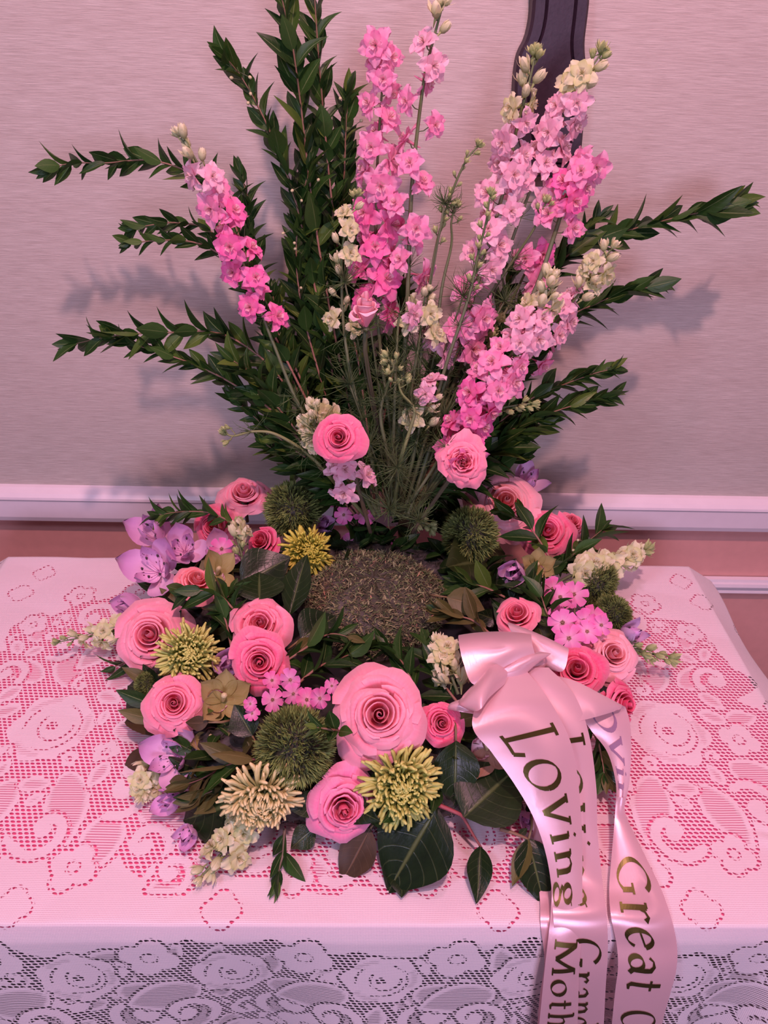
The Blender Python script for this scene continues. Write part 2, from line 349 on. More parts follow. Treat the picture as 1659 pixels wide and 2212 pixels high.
def lace_pattern(X,Y):
    """openness field F (mm, >0 net open) and half-tone weight H on cloth coordinates (x right, y from front to back edge)."""
    rng=random.Random(5)
    F=np.full(X.shape,3.0); H=np.zeros(X.shape)
    def region(s):                                  # stamp a solid region with a rim of holes
        nonlocal F,H
        s=s*1000
        F=np.where(s<1.2,np.minimum(s,-.6+0*s),F); H=np.where(s<1.2,0,H)
        F=np.maximum(F,np.where(np.abs(s-3.0)<6,2.0-np.abs(s-3.0),-9))
    def chain(s,wd=1.7):                            # line of holes
        nonlocal F
        F=np.maximum(F,wd-np.abs(s*1000))
    def loc(x0,y0,a,R):
        c,sn=math.cos(a),math.sin(a); dx=X-x0; dy=Y-y0
        return dx*c+dy*sn,-dx*sn+dy*c
    def sub(x0,y0,R): return (np.abs(X-x0)<R)&(np.abs(Y-y0)<R)
    def stamp(x0,y0,R,fn):
        nonlocal F,H,X,Y
        m_=sub(x0,y0,R)
        if not m_.any(): return
        ii=np.where(m_.any(1))[0]; jj=np.where(m_.any(0))[0]
        sl=(slice(ii[0],ii[-1]+1),slice(jj[0],jj[-1]+1))
        FX,FY,FF,FH=X,Y,F,H
        X,Y,F,H=FX[sl],FY[sl],FF[sl].copy(),FH[sl].copy()
        fn(); FF[sl]=F; FH[sl]=H
        X,Y,F,H=FX,FY,FF,FH
    def leaf(x0,y0,a,ln,wd):
        def f():
            nonlocal H
            u,v=loc(x0,y0,a,0); t=np.clip(u/ln,0,1); half=wd*np.sin(np.pi*t**.8)**.8*.5
            s=np.maximum(np.abs(v)-half,np.maximum(-u,u-ln)); s=np.where((u<0)|(u>ln),np.hypot(v,np.where(u<0,-u,u-ln)),s)
            region(s); H=np.where(s<-.0035,np.clip((-s-.0035)/.002,0,1),H)
        stamp(x0+math.cos(a)*ln/2,y0+math.sin(a)*ln/2,ln*.8,f)
    def flower(x0,y0,R,n=5,a0=0):
        def f():
            nonlocal F
            r=np.hypot(X-x0,Y-y0); th=np.arctan2(Y-y0,X-x0)+a0
            rr=R*(.62+.38*np.abs(np.cos(th*n/2))**.7)
            region(r-rr); chain(r-R*.28,1.5)
        stamp(x0,y0,R*1.6,f)
    def rose(x0,y0,R):
        def f():
            nonlocal F,H
            r=np.hypot(X-x0,(Y-y0)); th=np.arctan2(Y-y0,X-x0)
            rr=R*(1+.07*np.cos(th*6+x0*40)); region(r-rr)
            F=np.maximum(F,np.where(np.cos(th*1.5+.6)>-.75,1.5-np.abs((r-R*.70)*1000),-9))
            F=np.maximum(F,np.where(np.cos(th*1.0+2.0)>-.6,1.6-np.abs((r-R*.42-.1*R*np.cos(th))*1000),-9))
            F=np.maximum(F,np.where(r<R*.17,1.5,-9)); 
            H=np.where((r>R*.78)&(r<R*.93)&(np.cos(th*3)>.2),.6,H)
        stamp(x0,y0,R*1.5,f)
    def scroll(x0,y0,R,a,flip=1):
        def f():
            u,v=loc(x0,y0,a,0); v=v*flip; r=np.hypot(u,v); th=np.arctan2(v,u)
            s=np.full(r.shape,9.)
            for k in (-1,0,1):
                ph=th+2*math.pi*k+math.pi      # 0..
                rad=R*(.18+.13*ph)
                ok=(ph>0)&(ph<2*math.pi*1.05)
                s=np.minimum(s,np.where(ok,np.abs(r-rad)-R*.15*np.clip(ph/4+.3,0,1),9.))
            region(np.minimum(s,r-R*.26))
        stamp(x0,y0,R*1.7,f)
    W2=.49
    # border band: solid outside a scalloped oval, twice
    cx_,cy_=0.0,.25
    u=(X-cx_)/.44; v=(Y-cy_)/.205
    th=np.arctan2(v,u); rr=(np.abs(u)**2.6+np.abs(v)**2.6)**(1/2.6)
    edge=1.0+.055*np.abs(np.sin(th*9))-.02*np.cos(th*27)
    s=-(rr-edge)*.2
    region(s)
    # outer (drop) area: nets again beyond the top's rim
    d=np.maximum(np.maximum(np.abs(X-cx_)-.50,-Y-.004),Y-.50)
    ed=.010*np.abs(np.sin(X*42))+.008*np.sin(X*23+1)+.010*np.abs(np.sin(Y*40))
    sd=-(d-.006-ed); region(np.where(d>-.02,sd,9.)) if False else None
    m_=(d>.014+ed)
    F=np.where(m_,2.5,F); F=np.maximum(F,np.where(np.abs((d-.012-ed)*1000)<3,1.9-np.abs((d-.012-ed)*1000),-9)); 
    # inside the oval: garlands of motifs mirrored left/right
    for sgn in (-1,1):
        def mx(x): return cx_+sgn*x
        def ma(a): return a if sgn>0 else math.pi-a
        for (x,y,R) in [(.335,.205,.043),(.10,.085,.038),(.21,.40,.036)]: rose(mx(x),y,R)
        for (x,y,a,ln,wd) in [(.37,.27,.5,.065,.034),(.335,.26,1.2,.07,.036),(.29,.255,2.1,.06,.034),(.385,.165,-.6,.075,.04),(.30,.15,-1.9,.085,.042),
                              (.345,.14,-1.2,.075,.038),(.27,.20,3.0,.07,.038),(.26,.235,2.5,.06,.03),(.22,.12,-2.6,.07,.036),(.235,.105,-1.3,.07,.04),(.185,.15,-2.2,.05,.03),
                              (.15,.115,.5,.06,.032),(.05,.115,2.0,.05,.03),(.06,.06,-2.5,.05,.026),(.14,.055,-.5,.055,.028),(.26,.375,-.6,.07,.036),(.25,.42,.4,.055,.03),
                              (.17,.43,2.6,.055,.03),(.17,.37,-2.4,.06,.034),(.31,.33,-1.0,.05,.03),(.40,.33,1.3,.05,.028),(.405,.22,.2,.04,.024)]: leaf(mx(x),y,ma(a),ln,wd)
        for (x,y,R,a) in [(.345,.375,.030,.4),(.395,.115,.026,-1.),(.30,.085,.026,2.4),(.20,.07,.026,1.),(.02,.06,.024,2.),(.365,.325,.022,2.),(.12,.44,.026,.6),(.415,.28,.022,.5),(.17,.045,.018,.8)]: scroll(mx(x),y,R,ma(a),sgn)
        for (x,y,R) in [(.30,.425,.020),(.375,.415,.017),(.26,.05,.021),(.35,.065,.019),(.415,.36,.017),(.06,.045,.018),(.05,.44,.018),(.425,.08,.018)]: flower(mx(x),y,R,4 if R>.018 else 5,.4)
        # open chains on the solid border band
        for (x,y,R) in [(.455,.42,.016),(.44,.462,.015),(.46,.05,.015),(.12,.012,.018),(.30,.014,.018),(.47,.24,.012)]:
            def f(x=x,y=y,R=R):
                r=np.hypot(X-mx(x),Y-y); t=np.arctan2(Y-y,X-mx(x)); chain(r-R*(.75+.25*np.abs(np.cos(t*2))),1.6)
            stamp(mx(x),y,R*1.8,f)
    from itertools import product
    tries=0
    while tries<2600:
        tries+=1
        x=rng.uniform(0,.52); y=rng.uniform(-.26,.53); k=rng.random(); Rr_=rng.choice((.016,.020,.024,.030)) if tries<900 else rng.choice((.010,.013,.016))
        ii=int((y-Y[0,0])/.0027); jj=int((x-X[0,0])/.0027); w_=max(2,int(Rr_/.0027*1.05))
        if ii-w_<0 or jj-w_<0: continue
        blk=F[ii-w_:ii+w_+1,jj-w_:jj+w_+1]
        if blk.size==0 or (blk>1.2).mean()<.80: continue
        a=rng.uniform(0,6.28)
        for sgn in (-1,1):
            xx=sgn*x; aa=a if sgn>0 else math.pi-a
            if k<.5: leaf(xx-math.cos(aa)*Rr_,y-math.sin(aa)*Rr_,aa,Rr_*2,Rr_*1.15)
            elif k<.72: flower(xx,y,Rr_*.9,5 if k<.6 else 4,a)
            elif k<.86: scroll(xx,y,Rr_*.85,aa,sgn)
            else: rose(xx,y,Rr_*.95)
    # drop motifs
    for i in range(-4,5):
        x=i*.135+.02
        if False: break
        rose(x,-.075,.034); flower(x+.066,-.045,.026,4,.3); leaf(x+.03,-.095,-.4,.075,.045); leaf(x-.03,-.095,math.pi+.4,.075,.045)
        leaf(x+.02,-.125,-1.0,.06,.036); leaf(x-.02,-.125,math.pi+1.0,.06,.036); flower(x+.066,-.175,.030,5,.9); rose(x,-.215,.036)
        scroll(x+.045,-.14,.026,.5,1); scroll(x-.045,-.14,.026,math.pi-.5,-1)
    for y in np.arange(-.1,.6,.11):
        rose(.565,y,.03); flower(.53,y+.055,.02,4); leaf(.56,y+.03,1.2,.06,.03); leaf(.60,y+.06,-.8,.05,.028)
        flower(-.53,y+.05,.02,4)
    return F,H

def cloth():
    CX0,CX1,CY0,CY1=-.503,.464,.304,.801
    d0=.0027
    s=np.arange(CX0-.07,CX1+.16,d0); t=np.arange(-.27,(CY1-CY0)+.05,d0)
    Sx,T=np.meshgrid(s,t)
    F,H=lace_pattern(Sx,T)
    ex=np.maximum(np.maximum(Sx-CX1,CX0-Sx),0); sxn=np.where(Sx>CX1,1.,-1.)
    ef=np.maximum(-T,0); eb=np.maximum(T-(CY1-CY0),0)
    def prof(e,sl,r0,sl2):                       # distance past the edge -> (out, down)
        o=np.where(e<r0,e*math.cos(sl),r0*math.cos(sl)+(e-r0)*math.cos(sl2)); 
        d=np.where(e<r0,e*math.sin(sl),r0*math.sin(sl)+(e-r0)*math.sin(sl2)); return o,d
    ox,dx=prof(ex,.62,.048,1.45); of,df=prof(ef,1.30,.02,1.50); ob,db=prof(eb,1.1,.01,1.55)
    wave=np.clip(ef/.2,0,1)**1.3
    fold=.012*np.sin(Sx*19+.6)+.006*np.sin(Sx*41+2.)
    fold+= .030*np.exp(-((Sx-.40)/.07)**2)*np.sin((Sx-.40)*38+1.2)
    of=of+wave*fold
    wx_=np.clip(ex/.15,0,1)*.012*np.sin(T*30)
    Xw=Sx.clip(CX0,CX1)+sxn*(ox+wx_*(ex>0))
    Yw=CY0+T.clip(0,CY1-CY0)-of+ob
    rnd=np.sqrt(dx**2+df**2+db**2)
    both=(ex>0)&(ef>0); dd=np.where(both,np.maximum(dx,df)+.35*np.minimum(dx,df),rnd)
    rip=.0007*np.sin(Sx*37+T*23)+.0006*np.sin(T*61-Sx*19)
    rip+=.004*np.exp(-((T-.055-(.46-Sx)*.35)/.008)**2)*np.clip((Sx-.36)/.05,0,1)
    Zw=TZ+.0012-dd+np.where(dd<=0,np.abs(rip),0)
    ny,nx=Sx.shape
    V=np.stack([Xw,Yw,Zw],-1).reshape(-1,3).astype(np.float32)
    idx=np.arange(ny*nx).reshape(ny,nx)
    Q=np.stack([idx[:-1,:-1],idx[:-1,1:],idx[1:,1:],idx[1:,:-1]],-1).reshape(-1,4).astype(np.int32)
    me=bpy.data.meshes.new('lace_tablecloth'); me.vertices.add(len(V)); me.vertices.foreach_set('co',V.ravel())
    me.loops.add(Q.size); me.loops.foreach_set('vertex_index',Q.ravel())
    me.polygons.add(len(Q)); me.polygons.foreach_set('loop_start',np.arange(0,Q.size,4,dtype=np.int32))
    me.polygons.foreach_set('use_smooth',np.ones(len(Q),bool))
    me.materials.append(M_lace); me.update(calc_edges=True)
    a=me.attributes.new('pc','FLOAT_VECTOR','POINT'); a.data.foreach_set('vector',np.stack([Sx,T,F],-1).astype(np.float32).ravel())
    a=me.attributes.new('col','FLOAT_COLOR','POINT'); c=np.stack([H,H,H,np.ones_like(H)],-1).astype(np.float32); a.data.foreach_set('color',c.ravel())
    o=link('lace_tablecloth',me); tag(o,'white floral lace tablecloth spread over the table and hanging down its front','tablecloth')
cloth()

# ------------------------------------------------------------------ leaf meshes
def leaf_mesh(name,m_,wd=.38,nv=7,nu=5,fold=.35,curl=.15,twist=0.,tip=1.0,wave=0.,lobe=.85):
    q=B(); P=[];Q=[]
    for i in range(nv):
        v=i/(nv-1); hw=wd*.5*(math.sin(math.pi*min(1,v**lobe))**(.85) if 0<v<1 else .03)
        if v>.5: hw*= 1-(v-.5)*.35*tip
        for j in range(nu):
            u=-1+2*j/(nu-1)
            x=u*hw; z=abs(u)*hw*fold - curl*v*v + wave*math.sin(v*9+u*2)*abs(u)
            a=twist*v; P.append((x*math.cos(a)-z*math.sin(a), v, x*math.sin(a)+z*math.cos(a))); Q.append((u,v,0))
    q.grid(P,[(1,1,1)]*len(P),Q,nu,nv); return q.mesh(name,m_)
ML=[leaf_mesh('myrtle_leaf',M_myrtle,.40,7,5,.35,.10),leaf_mesh('myrtle_leaf',M_myrtle,.36,7,5,.5,.25,.3),
    leaf_mesh('myrtle_leaf',M_myrtle,.44,7,5,.25,-.12,-.3),leaf_mesh('myrtle_leaf',M_myrtle,.30,7,5,.6,.35,.5)]
MO=[leaf_mesh('olive_leaf',M_olive,.46,8,5,.25,.2,.2),leaf_mesh('olive_leaf',M_olive,.38,8,5,.35,-.15,-.3)]
MB=[leaf_mesh('brown_leaf',M_brown,.55,9,5,.25,.25,.2,wave=.02)]
MS=[leaf_mesh('salal_leaf',M_salal,.78,12,9,.18,.14,.0,1.1,.018,.8),leaf_mesh('salal_leaf',M_salal,.72,12,9,.30,-.10,.15,1.1,.02,.8),
    leaf_mesh('salal_leaf',M_salal,.62,12,9,.22,.28,-.2,1.1,.025,.85),leaf_mesh('salal_leaf',M_salal,.50,12,9,.45,.12,.2,1.1,.02,.9)]
GREEN=L((70,84,44)); WOODC=L((150,104,84)); REDST=L((150,60,66))

def leaf_child(root,mesh,base,dirv,nrm,ln,wsc=1.,name='leaf'):
    """leaf from world base pointing along dirv with face normal near nrm"""
    y=Vector(dirv).normalized(); z=Vector(nrm); z=(z-y*z.dot(y))
    if z.length<1e-4: z=y.orthogonal()
    z.normalize(); x=y.cross(z)
    R=Matrix((x,y,z)).transposed()
    Mw=Matrix.Translation(base)@R.to_4x4()@Matrix.Diagonal((ln*wsc,ln,ln,1))
    return link(name,mesh,root,root.matrix_basis.inverted()@Mw)

def branch(label,path,ln=56,seed=0,t0=.25,step=.0155,stemr=.0016,pool=None,stemc=WOODC,ang=.75,size_tip=.75,grp=None,density=1.,droop=0.,name='myrtle_branch',cat='foliage branch',berries=0):
    rng=random.Random(seed*7+1); pool=pool or ML
    pts=[PY(*p) if p[2]>.3 else PZ(*p) for p in path]
    n=max(10,int(len(path)*7)); C=[Vector(c) for c in catmull([tuple(p) for p in pts],n)]
    root=thing(name,label,cat,C[0],group=grp)
    q=B(); q.tube([c-C[0] for c in C],[stemr*(1.15-.8*i/(n-1)) for i in range(n)],5,stemc,mixc(stemc,GREEN,.5))
    link('stem',q.mesh('stem',M_stem),root)
    seg=[0]
    for i in range(1,n): seg.append(seg[-1]+(C[i]-C[i-1]).length)
    T=seg[-1]; d=T*t0; k=0; base_len=px2m(ln,C[n//2])
    spin=rng.random()*3
    while d<T:
        i=max(j for j in range(n) if seg[j]<=d); i=min(i,n-2); f=(d-seg[i])/max(1e-6,seg[i+1]-seg[i])
        p=C[i].lerp(C[i+1],f); t=(C[i+1]-C[i]).normalized(); a=d/T
        toc=(CAM-p).normalized()
        e1=t.cross(toc).normalized(); e2=t.cross(e1)
        for s_ in (0,1):
            if rng.random()>density: continue
            th=spin+k*math.pi/2*1.08+s_*math.pi+rng.uniform(-.35,.35)
            side=(e1*math.cos(th)+e2*math.sin(th)*.8)
            an=ang*rng.uniform(.7,1.3)*(1-.35*a)
            dv=t*math.cos(an)+side*math.sin(an)+Vector((0,0,-droop))
            nr=(t*math.sin(an)-side*math.cos(an))*-1
            nr=-nr if nr.dot(t)<0 else nr
            nr=(nr+toc*.8+Vector((rng.uniform(-.4,.4),rng.uniform(-.4,.4),rng.uniform(-.2,.5))))
            l=1.25*base_len*rng.uniform(.78,1.15)*(1-(1-size_tip)*max(0,(a-.6)/.4))*(.8+.2*min(1,a*3))
            leaf_child(root,rng.choice(pool),p,dv,nr,l,rng.uniform(1.0,1.35))
        k+=1; d+=step*rng.uniform(.8,1.2)*(1-.35*a)
    t=(C[-1]-C[-2]).normalized(); toc=(CAM-C[-1]).normalized()
    for s_ in range(3):
        dv=t+Vector((rng.uniform(-.35,.35),rng.uniform(-.3,.3),rng.uniform(-.35,.35)))
        leaf_child(root,rng.choice(pool),C[-1],dv,toc+Vector((rng.uniform(-.5,.5),0,rng.uniform(-.2,.5))),base_len*size_tip*rng.uniform(.75,1.05))
    if berries:
        for bq in range(berries):
            i=rng.randrange(n//3,n-1); off=Vector((rng.uniform(-.02,.02),rng.uniform(-.02,-.005),rng.uniform(-.005,.015)))
            q=B(); q.tube([C[i]-C[0],C[i]-C[0]+off],.0004,4,GREEN); 
            p=C[i]-C[0]+off; q.tube([p-off.normalized()*.001,p,p+off.normalized()*.0015,p+off.normalized()*.003,p+off.normalized()*.0036],[.0004,.0014,.0019,.0014,.0003],6,L((190,190,140)))
            link('berry',q.mesh('berry',M_stem),root)
    return root

# upright spray: myrtle branches  (px, py, forward distance)
BX=(835,1120,.77)
def mb(label,path,seed,**k): branch(label,[(BX[0]+k.pop('bx',0),1110,k.pop('by',.77))]+path,seed=seed,**k)
mb('long arching myrtle branch with bare twig reaching farthest up the left side, tip hooked down',[(700,960,.79),(585,720,.83),(520,520,.85),(470,410,.86),(400,368,.86),(320,346,.86),(230,352,.86),(160,352,.86),(112,362,.85)],1,bx=-40,ln=62,t0=.22,step=.018,ang=.9)
mb('myrtle side twig pointing left, pale olive tip, upper of a pair beside pink larkspur',[(620,760,.83),(530,590,.84),(455,500,.84),(390,482,.83),(340,484,.82),(290,494,.82)],2,bx=-40,ln=50,t0=.45,step=.018)
mb('myrtle twig pointing left just below the pale tipped one, lower of the pair',[(610,760,.80),(530,600,.81),(460,540,.81),(400,520,.80),(340,520,.80),(285,524,.80)],3,bx=-50,ln=52,t0=.45,step=.018)
mb('myrtle branch stretching left at mid height, ending in a large pale glossy leaf',[(690,960,.78),(600,810,.80),(510,735,.81),(440,716,.80),(380,718,.79),(310,720,.78),(230,728,.78),(165,742,.78)],4,bx=-60,ln=66,t0=.3,step=.020)
mb('slender myrtle branch sagging below the mid height one on the left',[(680,990,.76),(590,890,.77),(520,840,.78),(460,806,.78),(400,780,.78),(340,760,.78),(270,738,.78),(245,730,.78)],5,bx=-60,ln=52,t0=.3,step=.015)
mb('myrtle branch leaning left with broad tip leaves, left of the tallest branches',[(740,900,.83),(680,620,.86),(640,440,.87),(598,320,.87),(560,235,.87),(520,165,.87),(488,125,.86)],6,bx=-30,ln=64,t0=.2,step=.016,berries=5,droop=.02)
mb('tall myrtle branch with the largest leaves running out of the top of the picture',[(760,900,.83),(700,600,.86),(670,400,.87),(650,230,.87),(632,100,.86),(612,10,.86),(595,-60,.86)],7,bx=-20,ln=78,t0=.25,step=.018,berries=4)
mb('tall thin myrtle branch with reddish twig right of the large leaved branch',[(775,900,.84),(740,620,.87),(715,420,.88),(700,260,.88),(688,120,.88),(680,0,.88),(676,-60,.88)],8,bx=-10,ln=60,t0=.2,step=.016)
mb('dense dark myrtle branch just left of the tallest pink larkspur',[(775,900,.84),(750,640,.87),(742,480,.88),(745,340,.89),(748,260,.89),(752,205,.89)],9,bx=-10,ln=60,t0=.15,step=.013,berries=3)
mb('dark myrtle branch filling the middle of the left greenery, behind the berried twigs',[(720,900,.82),(660,700,.85),(640,560,.86),(650,440,.87),(668,370,.87)],10,bx=-30,ln=54,t0=.15,step=.013,berries=5)
mb('short dark myrtle branch crossing behind the left pink larkspur stem',[(640,850,.83),(570,680,.86),(545,560,.87),(540,450,.87),(520,380,.87)],11,bx=-50,ln=50,t0=.3,step=.015)
mb('bushy myrtle branch in the left heart of the spray, level with the pale rosebud',[(700,960,.80),(640,800,.83),(600,700,.85),(590,640,.86)],12,bx=-50,ln=56,t0=.1,step=.012)
mb('myrtle branch with two bright green leaves left of centre',[(680,980,.76),(600,880,.77),(545,810,.77),(505,780,.76)],13,bx=-60,ln=68,t0=.1,step=.014)
mb('low myrtle branch with small dark leaves pointing left above the top left rose',[(700,1020,.76),(620,960,.77),(560,910,.78),(505,860,.79)],14,bx=-60,ln=48,t0=.1,step=.012)
mb('lowest left myrtle branch, dark leaves beside the green bristly ball',[(720,1060,.76),(660,1020,.77),(610,985,.78),(575,960,.78)],15,bx=-70,ln=54,t0=.1,step=.012)
mb('dark myrtle branch behind the pale rosebud, centre of the spray',[(790,900,.82),(770,760,.84),(740,640,.86),(715,560,.87)],16,bx=-20,ln=56,t0=.1,step=.013)
mb('dark low myrtle branch behind the feathery stems in the middle',[(820,1000,.82),(830,900,.84),(850,800,.86),(865,700,.88),(870,630,.88)],17,ln=52,t0=.1,step=.014)
mb('longest right myrtle branch, glossy leaf tip pointing toward the right edge',[(960,960,.80),(1080,760,.84),(1180,600,.87),(1260,530,.88),(1350,500,.89),(1440,475,.89),(1530,455,.88),(1585,443,.88)],20,bx=30,ln=72,t0=.35,step=.019,size_tip=.9,ang=.6)
mb('myrtle twig with narrow upturned leaves above the longest right branch',[(980,940,.80),(1100,740,.84),(1170,600,.87),(1215,540,.88),(1260,500,.88),(1295,470,.88)],21,bx=30,ln=50,t0=.5,step=.015)
mb('right myrtle branch of medium length ending level with the white tipped larkspur',[(980,980,.80),(1110,820,.83),(1210,700,.85),(1290,655,.86),(1350,632,.86),(1405,620,.86)],22,bx=30,ln=62,t0=.35,step=.016,size_tip=.9,ang=.6)
mb('upper of two slim myrtle branches fanning right at mid height',[(970,1010,.80),(1070,920,.82),(1150,860,.83),(1220,830,.84),(1280,808,.84),(1320,798,.84)],23,bx=30,ln=56,t0=.3,step=.015,ang=.6)
mb('lower of two slim myrtle branches fanning right at mid height',[(960,1030,.78),(1060,960,.80),(1140,910,.81),(1210,885,.82),(1265,868,.82),(1310,858,.82)],24,bx=30,ln=58,t0=.25,step=.015,ang=.6)
mb('broad leaved myrtle branch low on the right above the open pale rose',[(960,1050,.78),(1040,990,.79),(1110,945,.80),(1170,915,.81)],25,bx=30,ln=66,t0=.1,step=.014)
mb('lowest right myrtle branch with dark crowded leaves',[(960,1070,.79),(1030,1030,.80),(1080,1005,.81),(1125,985,.82)],26,bx=30,ln=54,t0=.1,step=.011)
mb('dark myrtle branch filling the gap behind the hot pink larkspur',[(940,990,.81),(1000,880,.83),(1050,780,.85),(1110,700,.87),(1160,650,.88)],27,bx=20,ln=54,t0=.15,step=.013)
mb('dark low myrtle branch behind the two spray roses',[(880,1060,.80),(930,960,.83),(960,870,.86),(985,790,.88)],28,bx=10,ln=52,t0=.1,step=.012)
mb('small upright myrtle sprig beside the pink florets right of centre',[(960,960,.84),(1040,760,.87),(1085,650,.88),(1105,595,.88)],29,bx=20,ln=48,t0=.35,step=.016)
mb('dark myrtle sprig rising behind the left pink rose of the spray',[(740,1010,.80),(690,930,.83),(665,850,.85),(655,780,.86)],30,bx=-40,ln=54,t0=.05,step=.011)
mb('dark myrtle sprig filling the base of the spray on the left',[(770,1060,.80),(720,1030,.80),(680,1000,.80),(640,1010,.80)],31,bx=-60,by=.79,ln=56,t0=.0,step=.010)
mb('dark myrtle sprig filling the base of the spray on the right',[(880,1060,.83),(920,1030,.84),(960,1000,.84),(1010,960,.84)],32,bx=30,by=.80,ln=56,t0=.0,step=.010)
mb('dark myrtle sprig filling the middle of the spray base',[(850,1060,.84),(840,1000,.86),(800,940,.87),(790,880,.88)],33,by=.80,ln=56,t0=.0,step=.010)

rngf=random.Random(77)
for i_,(a_,b_,c_) in enumerate([((740,900,.85),(690,680,.88),(655,500,.90)),((770,850,.86),(720,600,.90),(700,400,.91)),((790,900,.86),(770,700,.90),(760,520,.91)),((720,940,.83),(640,800,.86),(600,720,.87)),
    ((760,960,.84),(700,820,.87),(680,720,.88)),((850,980,.86),(850,860,.89),(840,760,.90)),((900,980,.85),(930,870,.88),(945,800,.89)),((700,980,.82),(620,900,.85),(580,850,.86)),((740,1020,.82),(670,960,.84),(610,900,.85)),
    ((920,1000,.84),(1000,930,.86),(1050,880,.87)),((930,1040,.82),(1010,990,.84),(1070,950,.85)),((820,1010,.84),(800,900,.87),(790,800,.88)),((780,1060,.81),(740,1000,.83),(720,940,.84)),((900,1050,.82),(960,980,.84),(1000,920,.85)),
    ((700,1040,.79),(650,1000,.81),(600,970,.81)),((940,1060,.80),(1000,1040,.81),(1060,1010,.82)),((730,880,.87),(690,740,.90),(640,640,.91)),((700,860,.86),(660,640,.89),(690,500,.91))]):
    branch('dark myrtle branch crowded into the shaded heart of the spray',[(850,1110,.78),a_,b_,c_],seed=200+i_,ln=60,t0=.12,step=.013,grp='dark filler branches in the heart of the spray')
# ------------------------------------------------------------------ larkspur
LC={'hot':(L((246,96,176)),L((252,150,200))),'pink':(L((248,140,190)),L((250,186,214))),'pale':(L((248,186,208)),L((250,214,224))),
    'cream':(L((206,218,140)),L((244,244,206))),'green':(L((140,170,84)),L((206,220,150)))}
def floret_mesh(kind,seed):
    rng=random.Random(seed); c1,c2=LC[kind]; q=B()
    n=5
    for k in range(n):
        a=2*math.pi*k/n+rng.uniform(-.15,.15); ln=rng.uniform(.85,1.08); wd=rng.uniform(.40,.52); up=rng.uniform(.05,.35)
        nu,nv=6,6; P=[];C=[];Q=[]
        for i in range(nv):
            v=i/(nv-1)
            hw=wd*math.sin(math.pi*(.1+.78*v))**.8
            for j in range(nu):
                u=-1+2*j/(nu-1)
                ruf=.10*v*v*math.sin(u*6+k*2+seed)+.07*v*math.sin(u*12+seed*3)+.05*(rng.random()-.5)*v
                rad=ln*v*(1-.16*abs(u)**2)*(1+(.10*(rng.random()-.5) if i==nv-1 else 0))+.03; ln2=rad
                x=ln2; y=u*hw*(.4+.6*v); z=up*v+.28*abs(u)**1.5*v*hw*1.4-.22*v**3+ruf
                P.append((x*math.cos(a)-y*math.sin(a),x*math.sin(a)+y*math.cos(a),z)); C.append(mixc(c1,c2,min(1,max(0,.25+.9*v-.4*rng.random())))); Q.append((u,v,k))
        q.grid(P,C,Q,nu,nv)
    for k in range(5):
        a=2*math.pi*k/5+.6+rng.uniform(-.2,.2); P=[];C=[];Q=[]; l2=rng.uniform(.55,.72)
        for i in range(5):
            v=i/4
            for j in range(5):
                u=-1+j/2
                x=.04+l2*v*(1-.15*u*u)+.03*math.sin(u*9+k); y=u*.30*math.sin(.4+v*2.0)*(1+.1*math.sin(u*7)); z=.10+.34*v-.10*v*v-.05*abs(u)+.05*math.sin(u*6+k*2+seed)*v
                P.append((x*math.cos(a)-y*math.sin(a),x*math.sin(a)+y*math.cos(a),z)); C.append(mixc(c2,c1,min(1,max(0,v*1.1-.2*rng.random())))); Q.append((u,v,k))
        q.grid(P,C,Q,5,5)
    for k in range(4):
        a=2*math.pi*k/4+.5; P=[];C=[];Q=[]
        for i in range(4):
            v=i/3
            for j in range(3):
                u=-1+j
                x=.03+.20*v; y=u*.10*(.5+v); z=.14+.34*v-.05*abs(u)
                P.append((x*math.cos(a)-y*math.sin(a),x*math.sin(a)+y*math.cos(a),z)); C.append(mixc(c1,(.9,.85,.75),.15+.5*v)); Q.append((u,v,k))
        q.grid(P,C,Q,3,4)
    for k in range(6):
        a=k*1.05; r=.09+.05*(k%2); p0=Vector((.02*math.cos(a),.02*math.sin(a),.08)); p1=Vector((r*math.cos(a),r*math.sin(a),.40+.04*(k%3)))
        q.tube([p0,p1,p1+Vector((0,0,.05))],[.008,.010,.022],3,L((190,150,80)),L((214,170,90)))
    q.tube([(0,0,.08),(.05,0,-.3),(.15,0,-.65),(.22,0,-.85)],[.11,.09,.05,.02],5,mixc(c1,L((150,160,90)),.4),c1)
    return q.mesh('floret',M_thin)
def bud_mesh(kind,seed,openb=0):
    rng=random.Random(seed); c1,c2=LC[kind]; q=B(); g=L((132,150,84))
    q.tube([(0,0,-.1),(0,0,.15),(0,0,.5),(0,0,.85),(0,0,1.02)],[.08,.30,.36,.24,.05],7,mixc(g,c1,.5),c2)
    for k in range(5):
        a=2*math.pi*k/5; P=[];C=[];Q=[]
        for i in range(4):
            v=i/3
            for j in range(3):
                u=-1+j
                x=.28*math.sin(math.pi*(.12+.6*v))*(1.15+openb*v*v*1.6); y=u*.17*math.sin(math.pi*(.15+.75*v)); z=.1+.95*v-abs(u)*.06
                P.append((x*math.cos(a)-y*math.sin(a),x*math.sin(a)+y*math.cos(a),z)); C.append(mixc(c1,c2,v)); Q.append((u,v,k))
        q.grid(P,C,Q,3,4)
    q.tube([(0,0,.1),(.14,0,-.15),(.3,0,-.55)],[.14,.09,.03],5,mixc(g,c1,.4),c1)
    return q.mesh('bud',M_thin)
FM={k:[floret_mesh(k,i+3*j) for i in range(4)] for j,k in enumerate(LC)}
BM={k:[bud_mesh(k,i,(i%3)*.6) for i in range(3)] for k in ('cream','green','pale')}

